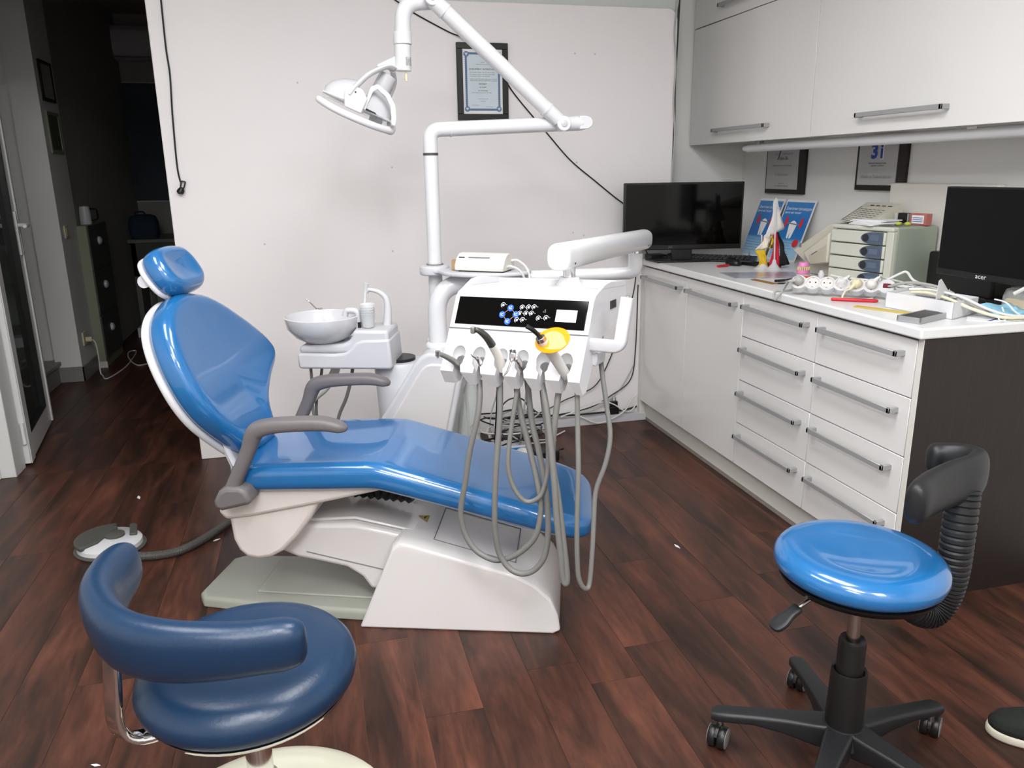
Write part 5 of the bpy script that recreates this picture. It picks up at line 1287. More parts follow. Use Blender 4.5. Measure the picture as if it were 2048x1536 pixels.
# drawer tower
dx0, dy0 = 2.015, 2.58
DT = wall_frame((2.0, 2.729, WZ), (0.173, -0.985, 0), (0, 0, 1))     # x along the fronts, y up, z towards the room
t = thing('drawer_tower', 'grey-beige desktop drawer tower with smoked oval pulls', 'drawer unit', (2.13, 2.58, WZ))
DW, DH = 0.288, 0.222
build('casing', MB().bb(0.0, DW, 0.0, DH, -0.235, -0.02), 'drawer_s', t, DT, bevel=0.008, seg=3)
build('top_cap', MB().bb(-0.002, DW - 0.002, DH - 0.017, DH, -0.05, 0.0), 'drawer_g', t, DT, bevel=0.006, seg=3)
build('front_frame', MB().bb(DW - 0.03, DW, 0.0, DH - 0.017, -0.022, -0.002), 'drawer_g', t, DT, bevel=0.002)
for k in range(4):
    y0 = DH - 0.019 - (k + 1) * 0.0505
    d_ = build('drawer', MB().bb(0.0, DW - 0.032, y0 + 0.003, y0 + 0.0492, -0.02, 0.003), 'drawer_g', t, DT, bevel=0.004, seg=2)
    cx_, cy_ = DW - 0.085, y0 + 0.026
    ov = [(cx_ - 0.05 + 0.042 * (1 - cos(q)) , cy_ + 0.023 * sin(q)) for q in [-pi / 2 + i * pi / 12 for i in range(13)]]
    ov = [(cx_ + 0.045, cy_ - 0.023)] + [(cx_ + 0.005 - 0.06 * cos(q), cy_ + 0.023 * sin(q)) for q in [-pi / 2 + i * pi / 14 for i in range(15)]] + [(cx_ + 0.045, cy_ + 0.023)]
    pu = build('pull', MB().prism(ov, 0.001, 0.0065, 'xyz'), 'smoke', d_, DT, bevel=0.002)
    build('finger_hole', MB().cyl((cx_ - 0.032, cy_, 0.0055), (cx_ - 0.032, cy_, 0.0073), 0.0145, 20), 'ink', d_, DT)
    build('label_window', MB().bb(cx_ - 0.01, cx_ + 0.03, cy_ - 0.008, cy_ + 0.012, 0.0064, 0.0074), mat('label_window', '#59687c', 0.15, var=0.05) if k == 0 else bpy.data.materials['label_window'], d_, DT)
TZ = WZ + DH
t = thing('paper_stack', 'loose white papers on the drawer tower', 'papers', (2.06, 2.53, TZ))
for k in range(5):
    f = frame((2.075 + 0.004 * k, 2.60 - 0.010 * (k % 3), TZ + 0.001 + 0.004 * k), 0.1 * k - 0.1)
    build('sheet', MB().bb(-0.05, 0.05, -0.07, 0.07, 0, 0.0035), 'paper', t, f)
build('torn_strip', MB().tube(cat([(2.05, 2.70, TZ + 0.004), (2.045, 2.66, TZ + 0.012), (2.055, 2.625, TZ + 0.028)], 4), [(0.012, 0.001)] * 9, 8, up=(0, 0, 1)), 'paper', t)
t = thing('ink_stamp', 'small black self-inking stamp on the drawer tower', 'stamp', (2.17, 2.50, TZ))
f = frame((2.20, 2.575, TZ + 0.001), radians(-80))
build('body', MB().bb(-0.022, 0.022, -0.012, 0.012, 0.004, 0.042), 'black', t, f, bevel=0.002)
build('sleeve', MB().bb(-0.034, -0.022, -0.013, 0.013, 0.0, 0.040).bb(0.022, 0.026, -0.013, 0.013, 0.0, 0.040), 'clear', t, f)
t = thing('pad_box', 'small red and white ink pad box beside the black stamp', 'box', (2.17, 2.43, TZ))
f = frame((2.215, 2.508, TZ + 0.001), radians(-82))
build('carton', MB().bb(-0.036, 0.036, -0.015, 0.015, 0, 0.042), mat('dusty_red_carton', '#b26a5f', 0.6), t, f, bevel=0.001)
build('label', MB().bb(-0.026, 0.026, -0.0165, -0.015, 0.006, 0.036), 'paper', t, f)
for i in range(3):
    build('line_print', MB().bb(-0.022, 0.022, -0.0175, -0.0165, 0.012 + i * 0.007, 0.014 + i * 0.007), 'navyink', t, f)
for k, (x, y) in enumerate(((2.125, 2.515), (2.145, 2.492))):
    solo('wax_pellet', MB().sphere((x, y, TZ + 0.008), 0.011, 12, (1.1, 1, 0.7)), mat('lime_wax', '#b9c343', 0.5) if k == 0 else bpy.data.materials['lime_wax'],
         ['lime green wax pellet by the black stamp on the drawer tower', 'lime green wax pellet by the red ink pad box'][k], 'pellet', (x, y, TZ), group='lime pellets on the drawer tower')
# white appliance behind
t = thing('storage_box', 'tall plain white box behind the drawer tower, under the right plaque', 'box', (2.31, 2.52, WZ))
build('carton', MB().bb(2.292, 2.3285, 2.26, 2.785, WZ + 0.001, WZ + 0.372), 'applwhite', t, bevel=0.006)
# right monitor
t = thing('monitor', 'black matt computer monitor on the right of the worktop', 'monitor', (2.20, 1.95, WZ))
build('casing', MB().bb(2.0, 2.03, 1.625, 2.168, WZ + 0.093, WZ + 0.372), 'black', t, bevel=0.003)
build('screen', MB().bb(1.9985, 2.001, 1.631, 2.162, WZ + 0.113, WZ + 0.367), 'screen_m', t)
text('acer', 0.021, wall_frame((1.9978, 1.985, WZ + 0.1035), (0, -1, 0), (0, 0, 1)), 'paper', t, sx=1.15)
build('neck', MB().bb(2.14, 2.165, 1.925, 2.005, WZ + 0.01, WZ + 0.23).bb(2.03, 2.142, 1.93, 2.0, WZ + 0.17, WZ + 0.23), 'black', t, bevel=0.003)
build('stand', MB().bb(2.135, 2.29, 1.83, 2.09, WZ + 0.001, WZ + 0.012), 'black', t, bevel=0.004)
t = thing('safety_glasses', 'folded black eyewear with clear lens lying under the right monitor', 'glasses', (1.98, 2.08, WZ))
build('frame', MB().tube(cat([(1.96, 2.10, WZ + 0.02), (1.97, 2.05, WZ + 0.03), (2.0, 2.02, WZ + 0.03), (2.05, 2.01, WZ + 0.02)], 6), [(0.012, 0.006)] * 19, 10), 'black', t)
build('lens', MB().tube(cat([(1.955, 2.09, WZ + 0.03), (1.968, 2.055, WZ + 0.036), (1.985, 2.03, WZ + 0.034)], 6), [(0.010, 0.002)] * 13, 8), 'clear', t)
build('temple', MB().tube(cat([(1.96, 2.10, WZ + 0.022), (2.02, 2.11, WZ + 0.014), (2.08, 2.11, WZ + 0.01)], 5), 0.004, 8), 'black', t)
t = thing('shade_box', 'added black box standing in for the shade behind the right monitor', 'case', (2.24, 2.22, WZ))  # made-up dark box that darkens the shaded patch below the monitor
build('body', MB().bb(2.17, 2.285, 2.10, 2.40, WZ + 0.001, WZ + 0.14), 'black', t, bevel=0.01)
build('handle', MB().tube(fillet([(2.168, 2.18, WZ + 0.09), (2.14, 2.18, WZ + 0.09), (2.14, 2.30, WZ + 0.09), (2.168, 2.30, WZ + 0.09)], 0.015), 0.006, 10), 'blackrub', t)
# power strip
sdir = Vector((1.90 - 1.66, 2.22 - 2.44, 0)).normalized()
PSF = wall_frame((1.655, 2.455, WZ + 0.0005), (sdir.x, sdir.y, 0), (-sdir.y, sdir.x, 0))
PST = PSF @ Matrix.Translation((0, 0.0, 0.012)) @ Matrix.Rotation(radians(52), 4, 'X')
t = thing('power_strip', 'white six-way power strip with red switch along the worktop edge', 'power strip', (1.655, 2.455, WZ), math.atan2(sdir.y, sdir.x))
N = 7
b = MB()
outl = []
for i in range(N):
    cx_ = 0.026 + i * 0.047
    outl.append((cx_, 0.0255))
SL = 0.026 * 2 + 0.047 * (N - 1)
up_ = []; lo_ = []
for i in range(N * 12 + 1):
    x = SL * i / (N * 12)
    k = min(N - 1, max(0, round((x - 0.026) / 0.047)))
    d_ = abs(x - (0.026 + 0.047 * k))
    y = (max(0.0, 0.0272 ** 2 - min(d_, 0.0272) ** 2)) ** 0.5 if (k in (0, N - 1) and (x < 0.026 or x > SL - 0.026)) else (0.0272 ** 2 - d_ ** 2) ** 0.5
    up_.append((x, y)); lo_.append((x, -y))
outl = up_ + lo_[::-1][1:-1]
outl = [p for i, p in enumerate(outl) if i == 0 or (Vector(p) - Vector(outl[i - 1])).length > 1e-5]
build('housing', MB().prism(outl, 0.008, 0.040, 'xyz'), 'plast', t, PST @ Matrix.Translation((0, 0.012, 0.004)), bevel=0.003)
for i in range(6):
    cx_ = 0.026 + i * 0.047
    SK = PST @ Matrix.Translation((cx_, 0.012, 0.044))
    s_ = build('socket', MB().lathe([(0.0225, 0.0), (0.0225, 0.0015), (0.0205, 0.0018), (0.0195, -0.0005), (0.0185, 0.0004), (0.0, 0.0004)], (0, 0, 0), 26), 'offwhite', t, SK)
    build('contact', MB().cyl((-0.0095, 0, 0.0004), (-0.0095, 0, 0.001), 0.0026, 10).cyl((0.0095, 0, 0.0004), (0.0095, 0, 0.001), 0.0026, 10), 'ink', s_, SK)
    build('earth_clip', MB().bb(-0.003, 0.003, 0.0165, 0.019, 0.0003, 0.0022).bb(-0.003, 0.003, -0.019, -0.0165, 0.0003, 0.0022), 'steel', s_, SK)
SK = PST @ Matrix.Translation((0.026 + 6 * 0.047, 0.012, 0.044))
build('switch', MB().bb(-0.012, 0.012, -0.008, 0.008, -0.001, 0.004), mat('dark_red_switch', '#6b1f2a', 0.25), t, SK, bevel=0.0015)
def plug(i, m_, cable_pts, lab, cm):
    SK = PST @ Matrix.Translation((0.026 + i * 0.047, 0.012, 0.0455))
    t2 = thing('plug', lab, 'plug', SK @ Vector((0, 0, 0)), 0, 'plugs in the power strip')
    build('body', MB().lathe([(0, 0), (0.0172, 0), (0.0178, 0.006), (0.015, 0.016), (0.009, 0.022), (0, 0.024)], (0, 0, 0), 22), m_, t2, SK)
    build('grip', MB().tube([SK @ Vector((0, 0, 0.014)), SK @ Vector(cable_pts[0]) ], [(0.0085, 0.007), (0.0045, 0.004)], 10), m_, t2)
    build('cord', MB().tube(cat([SK @ Vector(cable_pts[0])] + [Vector(p) for p in cable_pts[1:]], 8), 0.0034, 8), cm, t2)
plug(0, 'cable_g', [(-0.030, -0.012, 0.018), (1.632, 2.47, WZ + 0.012), (1.615, 2.47, WZ - 0.004), (1.610, 2.48, WZ - 0.024), (1.613, 2.50, WZ - 0.010), (1.63, 2.51, WZ + 0.005), (1.67, 2.50, WZ + 0.006), (1.74, 2.55, WZ + 0.005)], 'grey plug in the first socket, its cord looping over the worktop edge', 'cable_g')
plug(4, 'cream', [(-0.018, -0.030, 0.014), (1.74, 2.275, WZ + 0.03), (1.722, 2.262, WZ + 0.008), (1.735, 2.245, WZ + 0.005), (1.78, 2.235, WZ + 0.005), (1.83, 2.25, WZ + 0.006)], 'cream plug in the fifth socket of the power strip', 'cable_c')
plug(3, 'clear', [(0.02, 0.02, 0.018), (1.83, 2.36, WZ + 0.06), (1.90, 2.30, WZ + 0.05), (1.97, 2.22, WZ + 0.04)], 'clear plug in the fourth socket of the power strip', 'cable_w')
plug(5, 'cable_w', [(0.02, 0.02, 0.02), (1.91, 2.30, WZ + 0.065), (1.96, 2.24, WZ + 0.05), (2.0, 2.17, WZ + 0.03), (2.02, 2.10, WZ + 0.02)], 'white plug in the sixth socket beside the red switch', 'cable_w')
CBL = [('cable_w', 0.0042, [(1.80, 2.44, WZ + 0.062), (1.83, 2.36, WZ + 0.055), (1.90, 2.29, WZ + 0.05), (1.94, 2.20, WZ + 0.042), (1.98, 2.14, WZ + 0.05)], 'white cable arching over the right end of the power strip'),
       ('cable_w', 0.0045, [(1.87, 2.28, WZ + 0.045), (1.93, 2.25, WZ + 0.085), (1.945, 2.235, WZ + 0.09), (1.955, 2.21, WZ + 0.065), (1.95, 2.12, WZ + 0.055), (1.98, 2.08, WZ + 0.05)], 'white cable bent in a tall loop left of the monitor'),
       ('cable_g', 0.0048, [(1.86, 2.24, WZ + 0.04), (1.885, 2.16, WZ + 0.068), (1.90, 2.06, WZ + 0.070), (1.905, 1.98, WZ + 0.055), (1.905, 1.90, WZ + 0.03), (1.93, 1.82, WZ + 0.012), (2.03, 1.786, WZ + 0.006), (2.12, 1.795, WZ + 0.008)], 'grey cable running over the white box towards the right'),
       ('cable_c', 0.005, [(1.80, 2.04, WZ + 0.058), (1.815, 1.99, WZ + 0.062), (1.835, 1.93, WZ + 0.052), (1.87, 1.86, WZ + 0.028), (1.92, 1.805, WZ + 0.012), (2.02, 1.795, WZ + 0.010), (2.12, 1.81, WZ + 0.01)], 'cream cable crossing the white box to the corner'),
       ('cable_w', 0.0042, [(1.80, 2.05, WZ + 0.066), (1.83, 1.99, WZ + 0.07), (1.86, 1.91, WZ + 0.06), (1.90, 1.84, WZ + 0.03), (1.95, 1.80, WZ + 0.016), (2.06, 1.80, WZ + 0.014), (2.13, 1.815, WZ + 0.014)], 'white cable crossing the white box beside the cream one'),
       ('cable_w', 0.006, [(1.97, 1.83, WZ + 0.075), (1.985, 1.79, WZ + 0.105), (2.005, 1.75, WZ + 0.135), (2.03, 1.70, WZ + 0.17)], 'thick white cable rising at the right edge above the clear container'),
       ('cable_w', 0.004, [(1.77, 2.36, WZ + 0.064), (1.82, 2.33, WZ + 0.062), (1.87, 2.27, WZ + 0.056), (1.93, 2.23, WZ + 0.03), (2.0, 2.2, WZ + 0.02)], 'white cable draped along the sockets')]
for m_, r, pts, lab in CBL:
    solo('cable', MB().tube(cat(pts, 8), r, 8), m_, lab, 'cable', pts[0], group='cables on the worktop')
solo('pen', MB().tube([(1.690, 2.277, WZ + 0.0065), (1.694, 2.2755, WZ + 0.0065), (1.80, 2.199, WZ + 0.0065), (1.808, 2.194, WZ + 0.0065)], [0.004, 0.0058, 0.0058, 0.004], 12), 'red', 'red pen lying in front of the power strip', 'pen', (1.75, 2.235, WZ))
t = thing('ruler', 'yellow plastic ruler lying along the worktop edge', 'ruler', (1.73, 2.05, WZ))
build('blade', MB().prism([(1.680, 2.148), (1.702, 2.160), (1.796, 1.968), (1.770, 1.950)], WZ + 0.0005, WZ + 0.0035, 'xyz'), 'yellow', t)
t = thing('tray_case', 'small open grey tray with black lining at the worktop corner', 'case', (1.74, 1.90, WZ))
CFm = wall_frame((1.668, 1.842, WZ + 0.0005), (0.93, 0.36, 0), (-0.36, 0.93, 0))
b = MB().bb(0, 0.155, 0, 0.07, 0, 0.004).bb(0, 0.155, 0, 0.004, 0.004, 0.017).bb(0, 0.155, 0.066, 0.07, 0.004, 0.017).bb(0, 0.004, 0, 0.07, 0.004, 0.017).bb(0.151, 0.155, 0, 0.07, 0.004, 0.017)
build('shell', b, 'alu', t, CFm)
build('lining', MB().bb(0.005, 0.15, 0.005, 0.065, 0.004, 0.0155), 'blackrub', t, CFm)
# open white carton
t = thing('carton', 'open shallow white cardboard box by the right monitor', 'box', (1.85, 1.99, WZ))
BXF = wall_frame((1.806, 1.874, WZ + 0.0005), (-0.14, 0.99, 0), (-0.99, -0.14, 0))
BXF = wall_frame((1.806, 1.874, WZ + 0.0005), (0.92, 0.39, 0), (-0.14, 0.99, 0))
bw, bd, bh = 0.16, 0.245, 0.052
b = MB().bb(0, bw, 0, 0.002, 0, bh).bb(0, 0.002, 0, bd, 0, bh).bb(0, bw, bd - 0.002, bd, 0, bh).bb(bw - 0.002, bw, 0, bd, 0, bh).bb(0, bw, 0, bd, 0, 0.002)
build('tray', b, 'box', t, BXF)
build('flap', MB().prism([(0.0, bh), (0.10, bh), (0.02, bh + 0.062), (0.006, bh + 0.058)], 0.002, 0.0035, 'xzy'), 'box', t, BXF @ Matrix.Translation((0.0, 0.06, 0.0)) )
build('lid_panel', MB().bb(0.004, bw - 0.004, 0.07, bd - 0.004, bh - 0.012, bh - 0.010), 'paper', t, BXF)
t = thing('tube_fitting', 'white plastic fitting with metal clips lying in the carton', 'fitting', (1.86, 2.02, WZ + 0.05))
build('tube', MB().cyl((1.845, 2.07, WZ + 0.055), (1.87, 1.97, WZ + 0.056), 0.013, 16), 'plast', t)
build('clip', MB().cyl((1.868, 1.972, WZ + 0.056), (1.88, 1.95, WZ + 0.06), 0.005, 10).cyl((1.855, 1.975, WZ + 0.066), (1.885, 1.985, WZ + 0.072), 0.003, 8), 'chrome', t)
# mask, papers, clear container
t = thing('face_mask', 'crumpled light blue surgical mask beside the carton', 'face mask', (1.99, 1.86, WZ))
v = []; f = []
NI, NJ = 8, 12
for i in range(NI + 1):
    for j in range(NJ + 1):
        s_, q = i / NI, j / NJ
        v.append((1.905 + 0.125 * q, 1.812 + 0.075 * s_ + 0.02 * q, WZ + 0.012 + 0.026 * s_ * (1 - 0.3 * q) + 0.006 * abs(sin(3 * pi * s_)) + 0.004 * sin(7 * q)))
for i in range(NI):
    for j in range(NJ):
        k = i * (NJ + 1) + j
        f.append([k, k + 1, k + NJ + 2, k + NJ + 1])
o = build('cloth', MB().add(v, f), 'mask', t, sharp=40)
q = o.modifiers.new('solid', 'SOLIDIFY'); q.thickness = 0.004
build('ear_loop', MB().tube(cat([(1.965, 1.89, WZ + 0.05), (1.972, 1.855, WZ + 0.045), (1.975, 1.82, WZ + 0.022), (1.995, 1.80, WZ + 0.008), (2.025, 1.80, WZ + 0.010), (2.03, 1.82, WZ + 0.02)], 6), 0.0022, 8), 'paper', t)
build('ear_loop', MB().tube(cat([(1.91, 1.815, WZ + 0.014), (1.90, 1.80, WZ + 0.006), (1.925, 1.805, WZ + 0.006), (1.95, 1.845, WZ + 0.034)], 6), 0.0022, 8), 'paper', t)
t = thing('wrapper', 'white folded paper wrapper lying at the right worktop edge', 'wrapper', (1.90, 1.84, WZ))
build('sheet', MB().prism([(1.83, 1.845), (1.88, 1.80), (1.99, 1.797), (2.03, 1.83), (1.96, 1.87), (1.87, 1.885)], WZ + 0.0006, WZ + 0.004, 'xyz'), 'paper', t)
build('stripe', MB().prism([(1.87, 1.812), (1.875, 1.808), (1.96, 1.842), (1.955, 1.846)], WZ + 0.004, WZ + 0.0046, 'xyz'), 'navyink', t)
t = thing('clear_container', 'clear plastic container with yellow foam at the right edge of the worktop', 'container', (2.09, 1.86, WZ))
build('foam', MB().bb(2.045, 2.122, 1.825, 1.935, WZ + 0.002, WZ + 0.045), 'sponge', t, bevel=0.008)
rings = [[(2.083 + q[0], 1.88 + q[1], WZ + z) for q in rrect(0.095 * k, 0.13 * k, 0.025 * k, 4)] for k, z in ((1, 0.001), (1.0, 0.05), (0.9, 0.072), (0.7, 0.078))]
build('lid', MB().loft(rings), 'clear', t, sharp=30)
rb = MB()
for i in range(6): build('insert_rib', MB().bb(2.05, 2.115, 1.832 + i * 0.018, 1.837 + i * 0.018, WZ + 0.05, WZ + 0.064), 'clear', t)
t = thing('wooden_stick', 'flat brown wooden stick poking out from under the brochure', 'stick', (1.738, 2.76, WZ))
build('stick', MB().prism([(1.715, 2.83), (1.745, 2.845), (1.753, 2.69), (1.725, 2.69)], WZ + 0.0005, WZ + 0.002, 'xyz'), mat('brown_wood', '#9a6a2e', 0.5, var=0.1), t)
solo('black_stylus', MB().tube(cat([(1.765, 2.732, WZ + 0.006), (1.80, 2.735, WZ + 0.006), (1.83, 2.75, WZ + 0.006), (1.87, 2.765, WZ + 0.006)], 5), [0.005] * 8 + [0.0035] * 8, 10), 'black', 'black curved stylus lying behind the first socket of the power strip', 'stylus', (1.81, 2.745, WZ))
solo('black_chip', MB().prism([(1.745, 2.685), (1.765, 2.70), (1.785, 2.69), (1.765, 2.675)], WZ + 0.0005, WZ + 0.004, 'xyz'), 'black', 'tiny flat black scrap in front of the stylus', 'scrap', (1.765, 2.69, WZ))
solo('orange_clip', MB().tube(cat([(1.885, 2.765, WZ + 0.006), (1.91, 2.772, WZ + 0.012), (1.94, 2.75, WZ + 0.008), (1.96, 2.735, WZ + 0.006)], 5), [(0.012, 0.004)] * 16, 10, up=(0, 0, 1)), 'orange', 'orange clip lying behind the power strip', 'clip', (1.92, 2.755, WZ))
t = thing('small_bottle', 'small white plastic bottle standing at the foot of the drawer tower', 'bottle', (1.975, 2.715, WZ))
build('body', MB().lathe([(0, 0), (0.011, 0), (0.012, 0.003), (0.012, 0.026), (0.008, 0.032), (0.007, 0.038), (0, 0.04)], (1.973, 2.735, WZ + 0.0005), 18), 'plast', t)
t = thing('silver_pin', 'small silver pin standing behind the keyboard', 'pin', (2.07, 3.44, WZ))
build('shaft', MB().cyl((2.07, 3.44, WZ + 0.008), (2.07, 3.44, WZ + 0.055), 0.004, 10), 'chrome', t)
build('foot', MB().bb(2.045, 2.095, 3.415, 3.465, WZ + 0.0005, WZ + 0.01), 'black', t, bevel=0.002)

# ------------------------------------------------------------------ wall pictures
def framed(F, w, h, fw, m_fr, m_in, lab, name, cat_, thick=0.016):
    t = thing(name, lab, cat_, F @ Vector((0, 0, 0)))
    b = MB().bb(-w / 2, w / 2, h / 2 - fw, h / 2, 0, thick).bb(-w / 2, w / 2, -h / 2, -h / 2 + fw, 0, thick).bb(-w / 2, -w / 2 + fw, -h / 2 + fw, h / 2 - fw, 0, thick).bb(w / 2 - fw, w / 2, -h / 2 + fw, h / 2 - fw, 0, thick)
    build('frame', b, m_fr, t, F, bevel=0.0015, seg=1)
    build('sheet', MB().bb(-w / 2 + fw, w / 2 - fw, -h / 2 + fw, h / 2 - fw, 0, thick * 0.55), m_in, t, F)
    return t, thick * 0.55
CFR = wall_frame((0.827, 3.7595, 1.703), (1, 0, 0), (0, 0, 1))
t, z0 = framed(CFR, 0.240, 0.334, 0.027, 'blackframe', 'paper', 'black framed certificate with blue ornamental border on the back wall', 'certificate', 'picture frame')
build('tint', MB().bb(-0.074, 0.074, -0.117, 0.117, z0, z0 + 0.0004), 'certpaper', t, CFR)
bd_ = MB()
for i in range(26):
    y = -0.112 + i * 0.00896
    for x in (-0.077, 0.077): bd_.add(*[[(x + 0.0058 * cos(q), y + 0.0058 * sin(q), z0 + 0.0008) for q in [2 * pi * k / 8 for k in range(8)]], [list(range(8))]])
for i in range(17):
    x = -0.072 + i * 0.009
    for y in (-0.121, 0.121): bd_.add(*[[(x + 0.0058 * cos(q), y + 0.0058 * sin(q), z0 + 0.0008) for q in [2 * pi * k / 8 for k in range(8)]], [list(range(8))]])
build('border_print', bd_, 'blueink', t, CFR, smooth=False)
for x in (-0.075, 0.075):
    for y in (-0.118, 0.118):
        build('rosette_print', MB().lathe([(0, 0.001), (0.0125, 0.001), (0.0125, 0.0014), (0, 0.0014)], (x, y, z0), 16), 'blueink', t, CFR)
        build('rosette_print', MB().prism([(x - 0.008, y + 0.005), (x + 0.008, y + 0.005), (x, y - 0.007)], z0 + 0.0014, z0 + 0.0018, 'xyz'), 'certpaper', t, CFR)
def ctext(s, size, x, y, m_='ink', al='CENTER'):
    text(s, size, CFR @ Matrix.Translation((x, y, z0 + 0.001)), m_, t, align=al)
ctext('URZĄD', 0.0055, 0.0, 0.083, 'greyink'); ctext('Patentowy Rzeczypospolitej', 0.0052, 0.0, 0.075, 'greyink')
ctext('DOKUMENT PATENTOWY', 0.0105, 0.0, 0.054)
for i, w in enumerate((1, 1.0, 0.8)): ctext('Na podstawie ustawy z dnia 30 czerwca 2000 r.'[:int(44 * w)], 0.0062, -0.060, 0.040 - i * 0.008, 'greyink', 'LEFT')
for i in range(2): ctext('zostaje wydany dokument patentowy na wynalazek', 0.0062, -0.060, 0.012 - i * 0.007, 'greyink', 'LEFT')
ctext('PATENT', 0.010, 0.0, -0.010); ctext('Nr 223899', 0.0072, 0.0, -0.024); ctext('dr stomatologii', 0.0072, 0.0, -0.038)
ctext('Sposób wytwarzania implantu zębowego', 0.0058, -0.055, -0.047, 'greyink', 'LEFT')
ctext('Urząd Patentowy RP', 0.0058, 0.0, -0.074, 'greyink'); ctext('Warszawa', 0.0058, 0.0, -0.084, 'greyink')
ctext('Pierwszeństwo', 0.006, -0.055, -0.101, 'greyink', 'LEFT'); ctext('Prezes Urzędu', 0.0055, 0.030, -0.108, 'greyink')
def plaque(y0, y1, z0_, z1_, lab):
    F = wall_frame((2.329, (y0 + y1) / 2, (z0_ + z1_) / 2), (0, -1, 0), (0, 0, 1))
    t = thing('plaque', lab, 'plaque', F @ Vector((0, 0, 0)), 0, 'plaques on the right wall')
    w, h = y0 - y1, z1_ - z0_
    build('board', MB().bb(-w / 2, w / 2, -h / 2, h / 2, 0, 0.018), 'woodframe', t, F, bevel=0.002)
    return t, F, w, h
t, F, w, h = plaque(3.735, 3.407, 1.178, 1.415, 'silver plaque with slanted needle logo, left under the strip lamp')
build('plate', MB().bb(-w / 2 + 0.012, w / 2 - 0.045, -h / 2 + 0.022, h / 2 - 0.02, 0.018, 0.0205), 'plate', t, F)
def ptext(s, size, x, y, m_='ink', sx=1.0): text(s, size, F @ Matrix.Translation((x, y, 0.0212)), m_, t, sx=sx)
build('needle_print', MB().prism([(-0.06, 0.045), (-0.045, 0.080), (-0.030, 0.098), (-0.036, 0.080), (-0.054, 0.045)], 0.0205, 0.0211, 'xyz'), 'ink', t, F)
ptext('system', 0.012, -0.07, 0.072, 'greyink'); ptext('implantologiczny', 0.013, 0.025, 0.074, 'greyink'); ptext('Alpha Bio', 0.024, -0.005, 0.052, 'ink', 0.8)
ptext('Klinika autoryzowana w zakresie implantologii', 0.0085, -0.018, 0.018, 'ink'); ptext('Dr Rastislav Schmidt', 0.0155, -0.015, -0.026, 'greyink', 0.9)
ptext('Dyplom nr 07', 0.008, -0.015, -0.068, 'ink'); ptext('Centrum Szkoleniowe Implantologii', 0.0085, -0.015, -0.080, 'ink'); ptext('•••••', 0.008, -0.015, -0.108, 'ink')
t, F, w, h = plaque(3.03, 2.735, 1.207, 1.418, 'silver plaque with blue numeral logo, right under the strip lamp')
build('plate', MB().bb(-w / 2 + 0.016, w / 2 - 0.045, -h / 2 + 0.022, h / 2 - 0.02, 0.018, 0.0205), 'plate', t, F)
text('3', 0.080, F @ Matrix.Translation((-0.035, 0.050, 0.0212)), 'navyink', t, sx=1.1, bold=0.0035); text('i', 0.084, F @ Matrix.Translation((0.012, 0.050, 0.0212)), 'paper', t, sx=1.2, bold=0.004); text('i', 0.080, F @ Matrix.Translation((0.009, 0.050, 0.0218)), 'navyink', t, sx=1.1, bold=0.0025)
ptext('IMPLANT INNOVATIONS', 0.0095, -0.012, 0.004); ptext('A BIOMET COMPANY', 0.0085, -0.012, -0.006); ptext('Klinika ze Znakiem Jakości', 0.0175, -0.013, -0.050, 'greyink', 0.95)

# ------------------------------------------------------------------ cables on the back wall
t = thing('sensor_cable', 'black cable with dangling clip at the left of the back wall', 'cable', (-0.515, 3.75, 2.0))
build('cord', MB().tube(cat([(-0.513, 3.754, 2.12), (-0.515, 3.754, 2.001), (-0.518, 3.754, 1.82), (-0.515, 3.754, 1.713), (-0.524, 3.754, 1.554), (-0.53, 3.754, 1.35), (-0.524, 3.754, 1.278)], 6), 0.0036, 8), 'cable_k', t)
b = MB().tube([(-0.512, 3.748, 1.282), (-0.520, 3.748, 1.262)], [(0.010, 0.006)] * 2, 8)
build('loop', MB().tube(fillet([(-0.526, 3.748, 1.255), (-0.520, 3.748, 1.282), (-0.503, 3.748, 1.279), (-0.513, 3.748, 1.252)], 0.004), 0.0032, 8), 'black', t)
build('clip', MB().tube([(-0.518, 3.742, 1.256), (-0.524, 3.742, 1.243), (-0.53, 3.742, 1.234), (-0.532, 3.742, 1.228)], [0.008, 0.015, 0.015, 0.008], 14), 'black', t)
def wcable(pts, r, m_, lab, k=7):
    return solo('cable', MB().tube(cat(pts, k), r, 8), m_, lab, 'cable', pts[0], group='cables at the back wall')
wcable([(0.30, 3.754, 2.12), (0.443, 3.754, 2.035), (0.519, 3.754, 1.987), (0.671, 3.754, 1.914), (0.738, 3.74, 1.885), (0.822, 3.738, 1.819), (0.909, 3.738, 1.741), (0.981, 3.754, 1.648), (1.127, 3.754, 1.488), (1.253, 3.754, 1.354), (1.383, 3.754, 1.253), (1.50, 3.754, 1.165), (1.60, 3.752, 1.10)], 0.003, 'cable_k', 'thin black cable sagging diagonally across the back wall')
wcable([(1.79, 3.753, 2.081), (1.777, 3.753, 1.949), (1.79, 3.753, 1.792), (1.786, 3.753, 1.632), (1.799, 3.753, 1.468), (1.793, 3.753, 1.3), (1.79, 3.753, 1.10)], 0.0042, 'cable_g', 'grey cable hanging down the right end of the back wall panel')
wcable([(1.808, 3.78, 2.09), (1.803, 3.775, 1.9), (1.797, 3.77, 1.7), (1.803, 3.772, 1.5), (1.797, 3.77, 1.3), (1.80, 3.77, 1.1)], 0.006, 'cable_k', 'black cable in the gap at the right end of the back wall panel')
wcable([(1.618, 3.75, 0.86), (1.60, 3.745, 0.70), (1.554, 3.742, 0.551), (1.421, 3.742, 0.24), (1.30, 3.742, 0.17), (1.228, 3.74, 0.146), (1.12, 3.735, 0.10), (1.038, 3.73, 0.08)], 0.003, 'cable_k', 'black cable running from worktop corner down behind the console to the floor duct')
